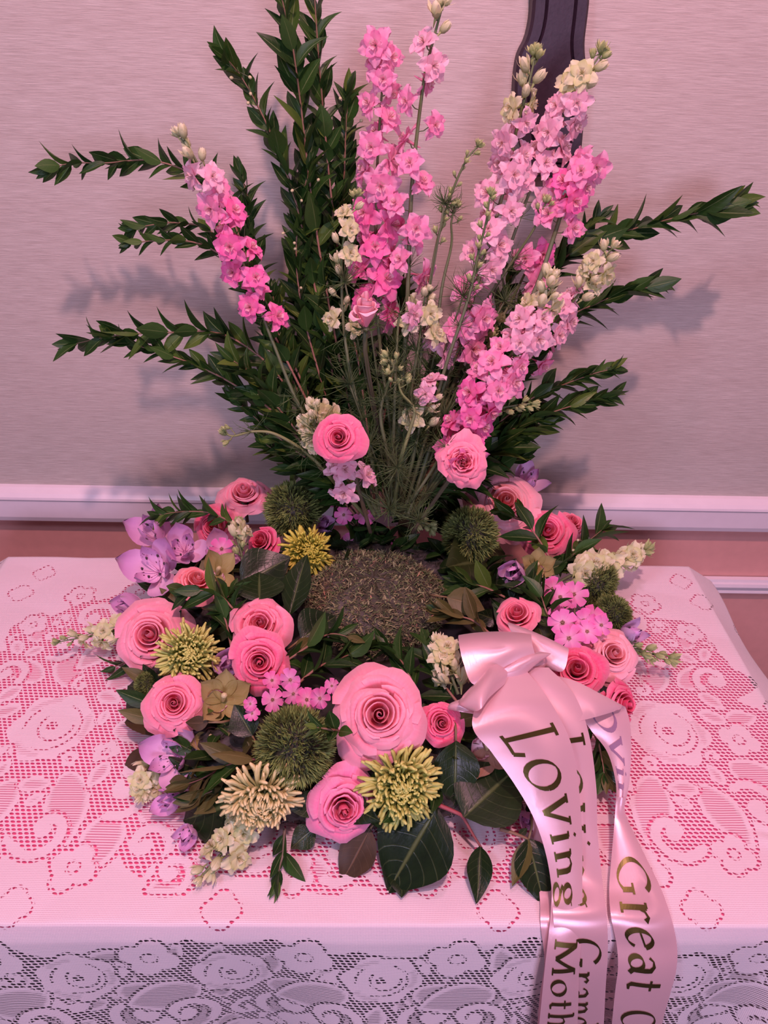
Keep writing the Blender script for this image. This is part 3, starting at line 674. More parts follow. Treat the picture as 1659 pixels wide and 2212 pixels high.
def threads(q,p,axis,R,n,rng,col=L((66,100,34)),spread=1.2,wd=.00036):
    for k in range(n):
        d=(Vector(axis)*rng.uniform(0,.9)+Vector((rng.uniform(-1,1),rng.uniform(-1,1),rng.uniform(-.8,1)))*spread).normalized()
        l=R*rng.uniform(.55,1.1); c=d.cross(Vector((rng.uniform(-1,1),rng.uniform(-1,1),rng.uniform(-1,1)))).normalized()*l*rng.uniform(.1,.4)
        pts=[p,p+d*l*.35+c*.35,p+d*l*.7+c*.55,p+d*l*.98+c*.2]
        q.tube(pts,[wd,wd,wd*.8,wd*.25],3,mixc(col,L((50,66,34)),rng.random()*.6),col,cap=False)

def larkspur(label,path,stages,seed,R=25,f0=.4,step=.0125,stemr=.0024,nthread=0,tr=.03,name='larkspur',grp=None,stemc=L((74,92,50)),spread=.017,bare=0,f1=1.0,toc_w=.8):
    """stages: list of (position 0..1 along flowering part, kind); thread foliage bursts given by nthread"""
    rng=random.Random(seed*13+5)
    pts=[PY(*p) if p[2]>.3 else PZ(*p) for p in path]
    n=len(path)*8; C=[Vector(c) for c in catmull([tuple(p) for p in pts],n)]
    root=thing(name,label,'flower',C[0],group=grp)
    q=B(); q.tube([c-C[0] for c in C],[stemr*(1.1-.75*i/(n-1)) for i in range(n)],6,stemc,mixc(stemc,L((120,140,80)),.4)); link('stem',q.mesh('stem',M_stem),root)
    seg=[0]
    for i in range(1,n): seg.append(seg[-1]+(C[i]-C[i-1]).length)
    T=seg[-1]
    def at(d):
        i=max(j for j in range(n) if seg[j]<=d); i=min(i,n-2); f=(d-seg[i])/max(1e-6,seg[i+1]-seg[i]); return C[i].lerp(C[i+1],f),(C[i+1]-C[i]).normalized()
    d=T*f0; k=0; mid=px2m(R*1.16,C[-1]); pq=B()
    while d<T*f1:
        a=(d/T-f0)/(1-f0); p,t=at(d); toc=(CAM-p).normalized()
        kind=[s for s in stages if s[0]<=a+rng.uniform(-.04,.04) or s is stages[0]][-1][1]
        e1=t.cross(toc).normalized(); e2=e1.cross(t)
        th=k*2.4+rng.uniform(-.3,.3); side=e1*math.cos(th)+e2*(math.sin(th)*.7+.25)
        isbud=kind in('green',) or (kind=='cream' and (a>.85 or rng.random()<.45))
        tap=(1-.55*a**2)
        sp=spread*tap*rng.uniform(.7,1.1)*(.6 if isbud else 1)
        hp=p+side*sp+t*sp*.5
        face=(side*.8+toc*toc_w*rng.uniform(.3,1.2)+t*rng.uniform(-.1,.5)+Vector((rng.uniform(-.3,.3),0,rng.uniform(-.3,.3)))).normalized()
        if isbud:
            face=(side*.6+t*.9).normalized()
            me=rng.choice(BM['green' if kind=='green' else 'cream']); s_=mid*(.56 if kind=='green' else .88)*rng.uniform(.75,1.1)*(1-.22*a)
            nm='bud'
        else:
            me=rng.choice(FM[kind]); s_=mid*rng.uniform(.85,1.12)*(1-.18*a); nm='floret'
        link(nm,me,root,TRS(hp-C[0],frame(face,side.cross(toc)+Vector((rng.uniform(-.6,.6),rng.uniform(-.6,.6),rng.uniform(-.6,.6)))),s_))
        pq.tube([p-C[0],p-C[0]+side*sp*.4+t*sp*.1,hp-C[0]-face*s_*.2],.0007,4,stemc,cap=False)
        if kind=='green' or kind=='cream': d+=step*.52*rng.uniform(.8,1.2)
        else: d+=step*1.1*rng.uniform(.75,1.25)*(.95-.3*a)
        k+=1
    if pq.v: link('pedicels',pq.mesh('pedicels',M_stem),root)['kind']='stuff'
    # end buds
    p,t=at(T*f1*.999)
    if stages[-1][1] in ('green','cream'):
        for kx in range(4):
            dv=(t+Vector((rng.uniform(-.6,.6),rng.uniform(-.4,.4),rng.uniform(-.4,.4)))).normalized()
            link('bud',rng.choice(BM['green' if stages[-1][1]=='green' else 'cream']),root,TRS(p-C[0]+dv*mid*.15,frame(dv),mid*rng.uniform(.35,.55)))
    if nthread:
        q=B()
        for kx in range(nthread):
            dd=T*rng.uniform(.18,max(.3,f0+.05)); p,t=at(dd); threads(q,p-C[0],t,tr,16,rng)
        link('thread_foliage',q.mesh('thread_foliage',M_stuff),root)['kind']='stuff'
    return root

def lk_(label,path,stages,seed,bx=0,by=.75,**k): return larkspur(label,[(850+bx,1115,by)]+path,stages,seed,**k)
lk_('larkspur leaning left, hot pink below and white buds at its tip over the left greenery',[(760,1000,.74),(660,900,.75),(590,740,.77),(545,620,.78),(505,520,.78),(462,420,.78),(420,340,.78),(390,298,.78)],[(0,'hot'),(.60,'pink'),(.74,'pale'),(.84,'cream')],1,f0=.58,R=37,step=.0145,nthread=5,bx=-60,spread=.015)
lk_('tallest hot pink larkspur standing upright left of centre',[(845,950,.78),(822,760,.82),(812,600,.84),(812,480,.85),(815,360,.85),(822,240,.86),(828,150,.86),(825,95,.86)],[(0,'hot'),(.52,'pink'),(.7,'pink')],2,f0=.47,R=41,step=.0135,nthread=6,bx=-10,spread=.017)
lk_('tall airy pink larkspur whose white green buds touch the top edge of the picture',[(860,950,.77),(872,800,.80),(880,650,.82),(884,520,.83),(890,400,.83),(902,280,.84),(918,160,.84),(935,90,.84),(955,15,.84)],[(0,'pink'),(.80,'pale'),(.90,'cream')],3,f0=.52,R=38,step=.020,nthread=5,bx=0,spread=.021,stemr=.0032)
lk_('white green budded larkspur stem left of the tallest pink larkspur',[(800,980,.75),(760,820,.77),(742,700,.79),(738,600,.80),(740,530,.81),(755,470,.81),(768,425,.81)],[(0,'cream'),(.5,'cream'),(.9,'green')],4,f0=.62,R=27,step=.019,nthread=9,bx=-30,spread=.014)
lk_('larkspur stem with small closed green buds curving right in the middle of the spray',[(880,960,.77),(905,800,.79),(925,640,.81),(945,520,.82),(975,420,.83),(1005,350,.83),(1030,318,.83)],[(0,'green')],5,f0=.76,R=24,step=.015,nthread=5,bx=10,spread=.008)
lk_('tall pale pink larkspur with pale green tip in front of the dark wall board',[(930,960,.78),(985,760,.81),(1035,600,.83),(1072,470,.84),(1098,370,.85),(1118,270,.85),(1140,190,.85),(1155,125,.85)],[(0,'pink'),(.14,'pale'),(.80,'cream'),(.94,'green')],6,f0=.50,R=38,step=.0135,nthread=4,bx=30,stemr=.0030)
lk_('pale pink larkspur with green tip leaning over the dark wall board\'s right side',[(930,960,.79),(1000,780,.83),(1070,620,.85),(1120,480,.86),(1165,360,.87),(1205,280,.87),(1250,190,.86),(1295,120,.86)],[(0,'pale'),(.66,'cream'),(.9,'green')],7,f0=.72,R=37,step=.0115,nthread=3,bx=30)
lk_('slender green budded larkspur spike standing before the pale pink florets right of centre',[(910,980,.74),(960,800,.75),(1010,650,.76),(1035,540,.77),(1050,480,.77),(1058,425,.77)],[(0,'green')],8,f0=.76,R=26,step=.013,nthread=6,bx=20,spread=.008)
lk_('thick stemmed larkspur with rose pink florets right of the dark wall board',[(960,980,.78),(1060,800,.80),(1150,640,.83),(1200,500,.85),(1222,430,.85),(1252,385,.85),(1282,348,.85)],[(0,'pink'),(.3,'hot'),(.6,'pink')],9,f0=.82,R=36,step=.0105,nthread=3,bx=40,stemr=.0036)
lk_('arching larkspur on the right whose creamy buds end highest, outer of two',[(980,980,.75),(1080,850,.77),(1150,760,.78),(1205,690,.79),(1255,630,.79),(1295,575,.79),(1318,540,.79)],[(0,'pink'),(.25,'pale'),(.62,'cream')],10,f0=.62,R=31,step=.012,nthread=3,bx=40)
lk_('dense right larkspur, hot pink low down fading to cream tip, inner of two',[(975,1000,.72),(1010,920,.72),(1045,860,.72),(1085,795,.73),(1130,730,.74),(1165,670,.75),(1190,605,.75)],[(0,'hot'),(.42,'pink'),(.58,'pale'),(.80,'cream')],11,f0=.34,R=37,step=.0085,nthread=3,bx=40,spread=.019)
lk_('short larkspur tip with tight green buds pointing right beneath the hot pink florets',[(960,1010,.73),(1010,930,.73),(1060,890,.73),(1100,878,.73),(1145,872,.73)],[(0,'green')],12,f0=.70,R=30,step=.010,nthread=4,bx=40,spread=.010)
lk_('pink larkspur side shoot with a few florets in the middle right of the spray',[(910,980,.78),(950,860,.79),(985,770,.79),(1015,710,.79),(1030,680,.79)],[(0,'pink')],13,f0=.84,R=40,step=.016,nthread=4,bx=20)
lk_('cream florets of a small larkspur shoot above the centre of the spray',[(870,980,.76),(890,840,.77),(905,740,.77),(915,660,.78),(922,630,.78)],[(0,'cream')],14,f0=.82,R=28,step=.014,nthread=9,bx=0)
lk_('pale larkspur shoot with one big pale pink floret beside the right greenery of the centre',[(890,1000,.74),(905,930,.74),(920,870,.74),(940,820,.74)],[(0,'cream'),(.6,'pale')],15,f0=.70,R=30,step=.012,nthread=7,bx=10)
lk_('pale cream larkspur tip peeping above the left pink rose of the spray',[(760,1020,.73),(710,950,.73),(685,905,.73),(678,882,.73)],[(0,'cream')],16,f0=.76,R=34,step=.011,nthread=6,bx=-40,stemc=L((90,110,60)))
lk_('larkspur shoot with a nodding green bud on a curved stalk in the middle',[(862,1010,.71),(885,930,.71),(895,885,.71),(868,850,.71),(862,825,.71),(872,818,.71)],[(0,'green')],17,f0=.94,R=24,step=.010,nthread=5,stemc=L((120,136,76)))
lk_('larkspur shoot with a clump of round green buds at the centre of the feathery foliage',[(840,1000,.72),(822,900,.72),(835,840,.72),(850,795,.72),(838,775,.72)],[(0,'green')],18,f0=.88,R=28,step=.008,nthread=9)
lk_('thin bare stalk with small green bud bending left above the top left rose',[(730,1050,.73),(670,985,.72),(600,940,.71),(550,932,.71),(505,942,.71),(488,936,.71)],[(0,'green')],19,f0=.95,R=26,step=.008,nthread=5,bx=-60,stemc=L((116,126,70)))
lk_('long curved stalk with one green bud beside the thick stemmed larkspur',[(920,960,.79),(980,760,.82),(1050,650,.84),(1110,560,.85),(1150,500,.85),(1168,462,.85),(1178,440,.85)],[(0,'green')],20,f0=.96,R=26,step=.010,nthread=3,bx=30)
lk_('wavy stalk with drooping green bud left of the slender green spike',[(890,960,.78),(935,760,.81),(955,620,.82),(975,530,.83),(975,480,.83),(985,445,.83)],[(0,'green')],21,f0=.95,R=24,step=.010,nthread=3,bx=10)
lk_('three pink florets on a thin shoot by the narrow upturned leaves at right',[(960,980,.80),(1060,740,.84),(1110,640,.86),(1140,580,.86),(1165,550,.86)],[(0,'pink'),(.6,'hot')],22,f0=.90,R=36,step=.016,nthread=2,bx=30)
lk_('bushy creamy bud cluster on a shoot between the pink florets and the right greenery',[(930,990,.79),(1000,820,.81),(1040,730,.82),(1070,695,.82)],[(0,'green')],23,f0=.86,R=34,step=.010,nthread=3,bx=30)
lk_('pale pink florets on a short shoot low in the centre right of the spray',[(890,990,.77),(920,850,.79),(940,760,.80),(955,728,.80)],[(0,'pale')],24,f0=.90,R=34,step=.014,nthread=5,bx=10)
lk_('single pink floret perched against the right spray rose',[(890,1080,.70),(930,1020,.69),(958,975,.67),(972,955,.67)],[(0,'hot')],25,f0=.92,R=34,step=.02,nthread=3,bx=10)
lk_('drooping pale lavender larkspur florets under the left spray rose',[(800,1080,.72),(770,1055,.71),(745,1030,.70),(735,1000,.70)],[(0,'pale')],26,f0=.55,R=30,step=.014,nthread=2,bx=-30,by=.72)
lk_('tiny pale floret on a thin stalk beside the cream shoot of the centre',[(850,960,.74),(855,800,.75),(860,700,.76),(866,672,.76)],[(0,'pale')],27,f0=.97,R=26,step=.02,nthread=10)

# extra feathery foliage tufts rising through the spray base
def feather(label,px,py,Y,R,seed,bx=850):
    rng=random.Random(seed); p=PY(px,py,Y); b0=PY(bx,1115,.75); root=thing('feathery_sprig',label,'foliage sprig',b0,group=None)
    C=[Vector(c) for c in catmull([tuple(b0),tuple(b0.lerp(p,.5)+Vector((0,.01,0))),tuple(p)],8)]
    q=B(); q.tube([c-b0 for c in C],.0011,5,L((74,92,50))); link('stem',q.mesh('stem',M_stem),root)
    q=B(); threads(q,p-b0,(p-b0).normalized(),R,46,rng,wd=.0004); threads(q,C[5]-b0,(p-b0).normalized(),R*.9,26,rng)
    link('thread_foliage',q.mesh('thread_foliage',M_stuff),root)['kind']='stuff'
for i,(x,y,Y,R,lab) in enumerate([(858,1010,.68,.045,'star shaped feathery green tuft between the two spray roses'),
    (840,1100,.68,.040,'feathery tuft low in the dark centre above the moss mound'),(905,1125,.66,.035,'feathery tuft with pale buds low right of centre'),
    (755,830,.74,.040,'feathery tuft left of the nodding bud at mid height'),(690,940,.70,.040,'feathery tuft touching the left spray rose'),
    (900,760,.77,.040,'feathery tuft under the pale pink shoot of the centre'),(960,900,.74,.040,'feathery tuft above the right spray rose'),
    (800,700,.77,.035,'feathery tuft crossing the pale rosebud'),(1000,640,.79,.033,'dark feathery tuft by the middle right florets'),
    (880,880,.73,.04,'feathery tuft around the curved pale stalk'),(745,610,.79,.036,'curly feathery tuft under the white green budded stem'),
    (1090,650,.80,.028,'small dark feathery tuft on the arching stem at right'),(800,960,.72,.035,'feathery tuft right of the left spray rose'),(960,440,.82,.022,'spiky feathery collar under the green budded spike')]):
    feather(lab,x,y,Y,R,100+i)

# ------------------------------------------------------------------ wreath base and moss mound
WC=Vector((-.002,.585,TZ)); WA,WBy,WT=.208,.168,.038
def tor(u,v,r=1.):
    cu,su=math.cos(u),math.sin(u)
    rr=WT*r
    return Vector((WC.x+(WA+rr*math.cos(v))*cu, WC.y+(WBy+rr*math.cos(v))*su, TZ+.030+rr*.9*math.sin(v)))
rng=random.Random(3)
wr=thing('wreath_base','moss covered wreath ring packed with dark leaves beneath the flowers','wreath',WC)
q=B(); P=[];C=[];Q=[]
NU,NV=160,22
for i in range(NU):
    for j in range(NV):
        u=2*math.pi*i/NU; v=2*math.pi*j/NV; r=.9+.12*rng.random()
        P.append(tuple(tor(u,v,r)-WC)); C.append(mixc(L((18,22,14)),L((34,34,22)),rng.random())); Q.append((u,v,0))
P+=P[:NV];C+=C[:NV];Q+=Q[:NV]
q.grid(P,C,Q,NV,NU+1,True); link('moss_ring',q.mesh('moss_ring',M_stuff),wr)
q=B(); PP=[tuple(tor(2*math.pi*i/64,3.14,1)-WC+Vector((0,0,-.012))) for i in range(64)]
q.v+=PP+[(p_[0]*.97,p_[1]*.97,-.0+.002) for p_ in PP]; q.c+=[L((22,26,16))]*128; q.p+=[(0,0,0)]*128; q.f.append(tuple(range(64))); q.m.append(0); q.f.append(tuple(range(127,63,-1))); q.m.append(0)
for i in range(64): q.f.append((i,64+i,64+(i+1)%64,(i+1)%64)); q.m.append(0)
link('moss_mat',q.mesh('moss_mat',M_stuff,False),wr)
q=B()
for k in range(5000):
    p=tor(rng.uniform(0,6.28),rng.uniform(-.6,3.7),1.0)-WC; d=Vector((rng.uniform(-1,1),rng.uniform(-1,1),rng.uniform(-.2,.8))).normalized(); l=rng.uniform(.004,.011)
    c_=mixc(L((24,32,18)),L((52,54,32)),rng.random()); s_=d.cross(Vector((0,0,1)))*.0006; b_=len(q.v)
    q.v+=[p-s_,p+s_,p+d*l]; q.c+=[c_]*3; q.p+=[(0,0,0)]*3; q.f.append((b_,b_+1,b_+2)); q.m.append(0)
link('moss_fibres',q.mesh('moss_fibres',M_stuff),wr)['kind']='stuff'
for k in range(280):
    u=2*math.pi*(k+rng.random()*.8)/280*5.0; v=rng.choice([rng.uniform(-.1,3.3),rng.uniform(.3,2.6)])
    p=tor(u,v,.96); nrm=(p-tor(u,0,0)*1.0).normalized()
    tg=Vector((-math.sin(u),math.cos(u),0))*rng.choice((-1,1))
    dv=(tg*rng.uniform(.2,1)+nrm*rng.uniform(.15,.8)+Vector((rng.uniform(-.4,.4),rng.uniform(-.4,.4),0)))
    me=rng.choice([MS[2],MS[3],ML[0],ML[1],ML[2],ML[0],MO[1],MS[3]]); ln=rng.uniform(.030,.045) if me in ML else rng.uniform(.034,.048)
    leaf_child(wr,me,p-nrm*.004,dv,nrm+Vector((0,-.2,.4)),ln)

def moss():
    c=PZ(806,1296,.045); Rr=px2m(150,c); root=thing('moss_mound','round brown green moss covered mound in the middle of the wreath','moss mound',(c.x,c.y,TZ+.02))
    rng=random.Random(8); q=B(); P=[];C=[];Q=[]
    nu,nv=72,26
    def pt(a,b,off=0.):
        rr=Rr*math.sin(b)**.8*(1+.03*math.sin(a*3+1)+.02*math.sin(a*7)); h=.010+.052*math.cos(b)**.75 if b<1.57 else .012
        return Vector(((rr+off)*math.cos(a),(rr*.97+off)*math.sin(a),h+off))
    for i in range(nv):
        b_=1.57*i/(nv-1)
        for j in range(nu):
            P.append(tuple(pt(2*math.pi*j/nu,b_,rng.uniform(-.0012,.0012)))); C.append(mixc(L((32,34,20)),L((70,74,46)),rng.random())); Q.append((j/nu,i/nv,0))
    q.grid(P,C,Q,nu,nv,True)
    b0=len(q.v); 
    for j in range(nu): 
        v=P[(nv-1)*nu+j]; q.v.append((v[0],v[1],-.02)); q.c.append(L((50,44,34))); q.p.append((0,0,0))
    for j in range(nu): q.f.append(((nv-1)*nu+j,(nv-1)*nu+(j+1)%nu,b0+(j+1)%nu,b0+j)); q.m.append(0)
    link('mound',q.mesh('mound',M_stuff),root)
    q=B(); cols=[L((88,92,56)),L((116,116,76)),L((80,108,54)),L((124,146,86)),L((122,106,78)),L((56,58,38)),L((146,150,104))]
    for k in range(7000):
        a=rng.uniform(0,6.283); b_=math.acos(1-rng.random()*.98); p=pt(a,min(b_,1.55),.0005)
        d=Vector((rng.uniform(-1,1),rng.uniform(-1,1),rng.uniform(-.15,.35))).normalized(); l=rng.uniform(.003,.010); d2=(d+Vector((rng.uniform(-.6,.6),rng.uniform(-.6,.6),rng.uniform(-.2,.3)))).normalized()
        col=rng.choice(cols) if rng.random()>.012 else L((214,160,130)); wd_=rng.uniform(.00025,.0006)*(2 if col==cols[-1] else 1)
        s_=d.cross(Vector((0,0,1))).normalized()*wd_; b1=len(q.v)
        q.v+=[p-s_,p+s_,p+d*l*.5+s_+Vector((0,0,.001)),p+d*l*.5-s_+Vector((0,0,.001)),p+d*l*.5+d2*l*.5]; q.c+=[col]*5; q.p+=[(0,0,0)]*5
        q.f+=[(b1,b1+1,b1+2,b1+3),(b1+3,b1+2,b1+4)]; q.m+=[0,0]
    link('moss_fibres',q.mesh('moss_fibres',M_stuff),root)['kind']='stuff'
moss()

# ------------------------------------------------------------------ roses
def rose_mesh_petal(rng,t,R,openf,fr,c_in,c_out,k):
    """one petal, t 0 (heart) .. 1 (outermost); unit radius"""
    nu,nv=(13,10) if t>.25 else (11,8)
    w_=(2.0-1.08*t)*rng.uniform(.9,1.1)
    sc_=rng.uniform(.93,1.07) if t>.3 else 1.
    rmid=(.05+.62*t)*(.75+.25*openf)*sc_; fl=(.0+.34*t**1.6)*openf*sc_; h=(.95-.50*t**1.1)*rng.uniform(.95,1.05); curl=(.10+.42*t)*t*openf
    ph=rng.uniform(0,6); point=rng.uniform(.3,1.2); close=max(0,(.22-t)/.22)*.75; asym=rng.uniform(-.12,.12)
    P=[];C=[];Q=[]
    for i in range(nv):
        v=i/(nv-1)
        for j in range(nu):
            u=-1+2*j/(nu-1)
            vv=max(0.,min(1.,v*(1-.24*abs(u)**2.2+asym*u*.5)))
            wfac=.30+.70*math.sin(min(1,vv*1.35)*math.pi/2)
            ang=w_*u*wfac
            g=math.sin(min(vv/.70,1)*math.pi/2)
            f_=max(0,(vv-.50)/.50)
            rho=.03+(rmid-.03)*g+fl*f_**1.8*(1+point*.35*(1-abs(u))*t)
            rho*=1-close*f_
            rho*=1+.16*u*(1-.7*t)
            # reflexed edges: sides roll outwards and down
            roll=(abs(u)**3)*t*.16*f_
            rho+=roll
            z=h*(1-(1-vv)**1.8)-curl*f_**3.2*(.7+.6*abs(u))+(.035*math.sin(u*4+ph)*f_*t+fr*.05*math.sin(u*14+ph*2)*f_**2)
            rho+=fr*.05*math.sin(u*11+ph)*f_**2+(.028*math.sin(u*5+ph)+.015*math.sin(u*11+ph*3))*f_*t
            P.append((rho*math.cos(ang),rho*math.sin(ang),z))
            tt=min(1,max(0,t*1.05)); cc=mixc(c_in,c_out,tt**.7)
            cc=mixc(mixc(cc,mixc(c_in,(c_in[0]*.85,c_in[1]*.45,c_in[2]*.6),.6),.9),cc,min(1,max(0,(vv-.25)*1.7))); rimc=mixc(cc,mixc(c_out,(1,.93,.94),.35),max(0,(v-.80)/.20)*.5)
            C.append(rimc); Q.append((u,v,k))
    q=B(); q.grid(P,C,Q,nu,nv); return q.mesh('petal',M_petal)
ROSE_CACHE={}
def rose(label,P,d,c_in,c_out,face=(0,0),seed=0,openf=1.,n=24,fr=0.,stem_to=None,squash=1.,name='rose'):
    rng=random.Random(seed*31+7); R=px2m(d,P)/2*(1.0 if d>200 else 1.08)
    v=(CAM-P).normalized(); ax=(v+RT*face[0]+UP*face[1]).normalized()
    Rm=frame(ax,RT+UP*rng.uniform(-1,1)); zc=.45*R
    root=thing(name,label,'rose',P-ax*zc,Rm)
    a=rng.uniform(0,6)
    for k in range(n):
        t=(k/(n-1))**.92; a+=2.4+rng.uniform(-.25,.25)
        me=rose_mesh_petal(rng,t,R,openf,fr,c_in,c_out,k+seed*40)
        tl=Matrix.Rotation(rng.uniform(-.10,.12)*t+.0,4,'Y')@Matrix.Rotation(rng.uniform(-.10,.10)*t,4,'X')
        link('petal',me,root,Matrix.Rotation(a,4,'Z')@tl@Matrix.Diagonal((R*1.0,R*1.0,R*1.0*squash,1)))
    q=B(); q.tube([(0,0,-.10*R),(0,0,.02*R),(0,0,.12*R)],[.10*R,.22*R,.12*R],8,GREEN); 
    link('receptacle',q.mesh('receptacle',M_stem),root)
    for k in range(5):
        aa=k*1.2566; dv=Vector((math.cos(aa),math.sin(aa),.15)); 
        R3=frame(Vector((0,0,1)),None); y=dv.normalized(); z=(Vector((0,0,-1))-y*y.dot(Vector((0,0,-1)))).normalized(); x=y.cross(z)
        link('sepal',ML[1],root,TRS(dv*.08*R,Matrix((x,y,z)).transposed(),(R*.55,R*.6,R*.6)))
    Mi=(Matrix.Translation(P-ax*zc)@Rm.to_4x4()).inverted()
    b0=P-ax*(zc+.08*R)
    end=stem_to if stem_to is not None else b0-ax*.028+Vector((0,0,-.008))
    midp=b0-ax*(.03 if stem_to is not None else .012)
    pts=[Mi@Vector(c) for c in catmull([tuple(b0),tuple(midp),tuple(midp.lerp(end,.6)),tuple(end)],8)]
    q=B(); q.tube(pts,.0026,7,GREEN,L((84,70,48))); link('stem',q.mesh('stem',M_stem),root)
    return root
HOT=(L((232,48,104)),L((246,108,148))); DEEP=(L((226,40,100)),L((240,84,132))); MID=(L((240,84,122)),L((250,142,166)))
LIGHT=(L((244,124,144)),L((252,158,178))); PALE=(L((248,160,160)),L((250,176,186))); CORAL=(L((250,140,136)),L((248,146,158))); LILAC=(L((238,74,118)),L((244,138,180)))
rose('pink rose with a deep centre standing at left in the lower spray',PY(733,946,.665),116,*HOT,(-.15,.1),1,.95,22,stem_to=PY(800,1150,.72))
rose('pink rose with frilled outer petals standing at right in the lower spray',PY(1000,997,.655),116,*MID,(.05,.05),2,.95,24,fr=.8,stem_to=PY(890,1150,.72))
rose('light pink rose at the top left of the wreath, turned up and left',PZ(527,1070,.098),122,*LIGHT,(-.1,.75),3,.95,24)
rose('hot pink rose beside the lavender lilies, second down on the upper left',PZ(463,1138,.075),108,*HOT,(-.3,.1),4,.9,20)
rose('deep pink rosebud between the hot pink rose and the green spider flower',PZ(566,1170,.085),92,*DEEP,(-.55,.35),5,.55,16)
rose('half open coral rose leaning behind the large left rose, nearest the lilies',PZ(425,1258,.085),112,*CORAL,(.3,.9),6,.7,18)
rose('large pink rose on the left rim of the wreath',PZ(328,1375,.075),172,*LIGHT,(-.25,.15),7,1.,26)
rose('pink rose low on the left, under the loose green spider flower',PZ(377,1520,.086),134,*MID,(-.1,.05),8,.95,24)
rose('pink rose with ragged centre, upper of the two stacked roses left of the moss mound',PZ(563,1352,.115),136,*MID,(-.1,.3),9,.9,24,fr=.4)
rose('pink rose with tight heart, lower of two stacked roses left of the moss mound',PZ(562,1428,.112),138,*HOT,(-.05,-.15),10,.95,24)
rose('largest rose, light pink and fully open, front centre of the wreath',PZ(820,1545,.118),222,*LIGHT,(0,.05),11,1.06,28,squash=1.1)
rose('small deep pink rose tucked right of the largest rose',PZ(953,1562,.095),106,*DEEP,(.15,.0),12,.85,22)
rose('lilac pink rose with tight dark heart at the front rim below the largest rose',PZ(742,1742,.058),162,*LILAC,(.1,-.35),13,.95,24,fr=.3)
rose('big pale coral rose at the upper right of the wreath',PZ(1092,1087,.110),150,*PALE,(.1,.35),14,1.05,26)
rose('hot pink rose under a leaf on the upper right of the wreath',PZ(1180,1150,.085),126,*HOT,(.2,.25),15,.9,22)
rose('pink rosebud at the far upper right behind the myrtle leaves',PZ(1233,1132,.080),88,*MID,(.3,.75),16,.6,16)
rose('hot pink rose just above the ribbon bow',PZ(1117,1330,.100),118,*MID,(-.1,.7),17,.75,20)
rose('pale dusty pink rose on the right rim beside the pink daisies',PZ(1322,1415,.072),128,*PALE,(.35,.25),18,.9,22)
rose('deep pink rose partly covered by the bow on the right',PZ(1245,1450,.085),140,*DEEP,(.1,.35),19,.9,20)
rose('deep pink rose on the far right rim facing away to the right',PZ(1342,1520,.048),118,*DEEP,(.85,-.1),20,.8,20)
rose('narrow pale pink rosebud half hidden inside the spray',PY(790,690,.72),92,L((248,170,180)),L((250,196,206)),(0,1.4),21,.35,12,stem_to=PY(830,1000,.80),squash=1.9,name='rosebud')

# ------------------------------------------------------------------ bristly green balls
def ball_mesh(name,seed,N_=1500,dark=1.):
    rng=random.Random(seed); q=B(); P=[];C=[];Q=[]
    c0=L((36,46,18)); c1=L((92,116,40)); c2=L((158,182,84))
    for i in range(9):
        b_=math.pi*i/8
        for j in range(14): a=2*math.pi*j/14; r=.66; P.append((r*math.sin(b_)*math.cos(a),r*math.sin(b_)*math.sin(a),r*math.cos(b_))); C.append(c0); Q.append((0,0,0))
    q.grid(P,C,Q,14,9,True)
    for k in range(N_):
        z=1-1.75*(k+.5)/N_; a=k*2.39996; s=math.sqrt(1-z*z); n=Vector((s*math.cos(a),s*math.sin(a),z))
        n=(n+Vector((rng.uniform(-.12,.12),rng.uniform(-.12,.12),rng.uniform(-.12,.12)))).normalized()
        cl=Vector((math.sin(n.x*9),math.cos(n.y*8),math.sin(n.z*7+n.x*5)))*.45; d=(n+cl*.55).normalized()
        for w_ in range(3):
            dd=(d+Vector((rng.uniform(-.45,.45),rng.uniform(-.45,.45),rng.uniform(-.45,.45)))).normalized()
            p0=n*rng.uniform(.62,.80); l=rng.uniform(.16,.30); sd=dd.cross(n)
            if sd.length<.01: sd=dd.orthogonal()
            sd=sd.normalized()*.012; p1=p0+dd*l*.5+n*.03; p2=p0+dd*l
            if p2.length>1.03: p2=p2.normalized()*1.03
            b_=len(q.v); q.v+=[tuple(p0-sd),tuple(p0+sd),tuple(p1+sd*1.1),tuple(p1-sd*1.1),tuple(p2)]
            t=rng.random(); q.c+=[mixc(c0,c1,.3)]*2+[mixc(c1,c2,t*.5)]*2+[mixc(c1,c2,t)]; q.p+=[(0,0,0)]*5
            q.f+=[(b_,b_+1,b_+2,b_+3),(b_+3,b_+2,b_+4)]; q.m+=[0,0]
    return q.mesh(name,M_stuff)
GB=[ball_mesh('bristle_head',1),ball_mesh('bristle_head',2)]
def ball(label,P,d,k,sc=(1,1,1),face=(0,.3)):
    R=px2m(d,P)/2*1.04; ax=((CAM-P).normalized()+RT*face[0]+UP*face[1]).normalized()
    root=thing('bristly_green_ball',label,'flower',P,frame(ax,RT))
    link('bristle_head',GB[k%2],root,TRS((0,0,0),Matrix.Rotation(k*1.3,3,'Z'),(R*sc[0],R*sc[1],R*sc[2])))['kind']='stuff'
    q=B(); q.tube([(0,0,-R*.6),(0,0,-R*1.5)],.0022,6,GREEN); link('stem',q.mesh('stem',M_stem),root)
ball('fuzzy moss green ball flower at the upper left beside the light pink rose',PZ(632,1100,.105),128,0)
ball('fuzzy moss green ball flower at the upper right under the pale coral rose',PZ(1016,1155,.100),128,1)
ball('largest fuzzy moss green ball flower, left of the largest rose',PZ(637,1612,.095),176,2)
ball('fuzzy green ball flower on the right rim, upper tuft beside the pink daisies',PZ(1288,1262,.060),100,3,(1.1,.85,1))
ball('fuzzy green ball flower on the right rim, lower tuft above the dusty pink rose',PZ(1325,1325,.050),88,4,(1,.9,1))
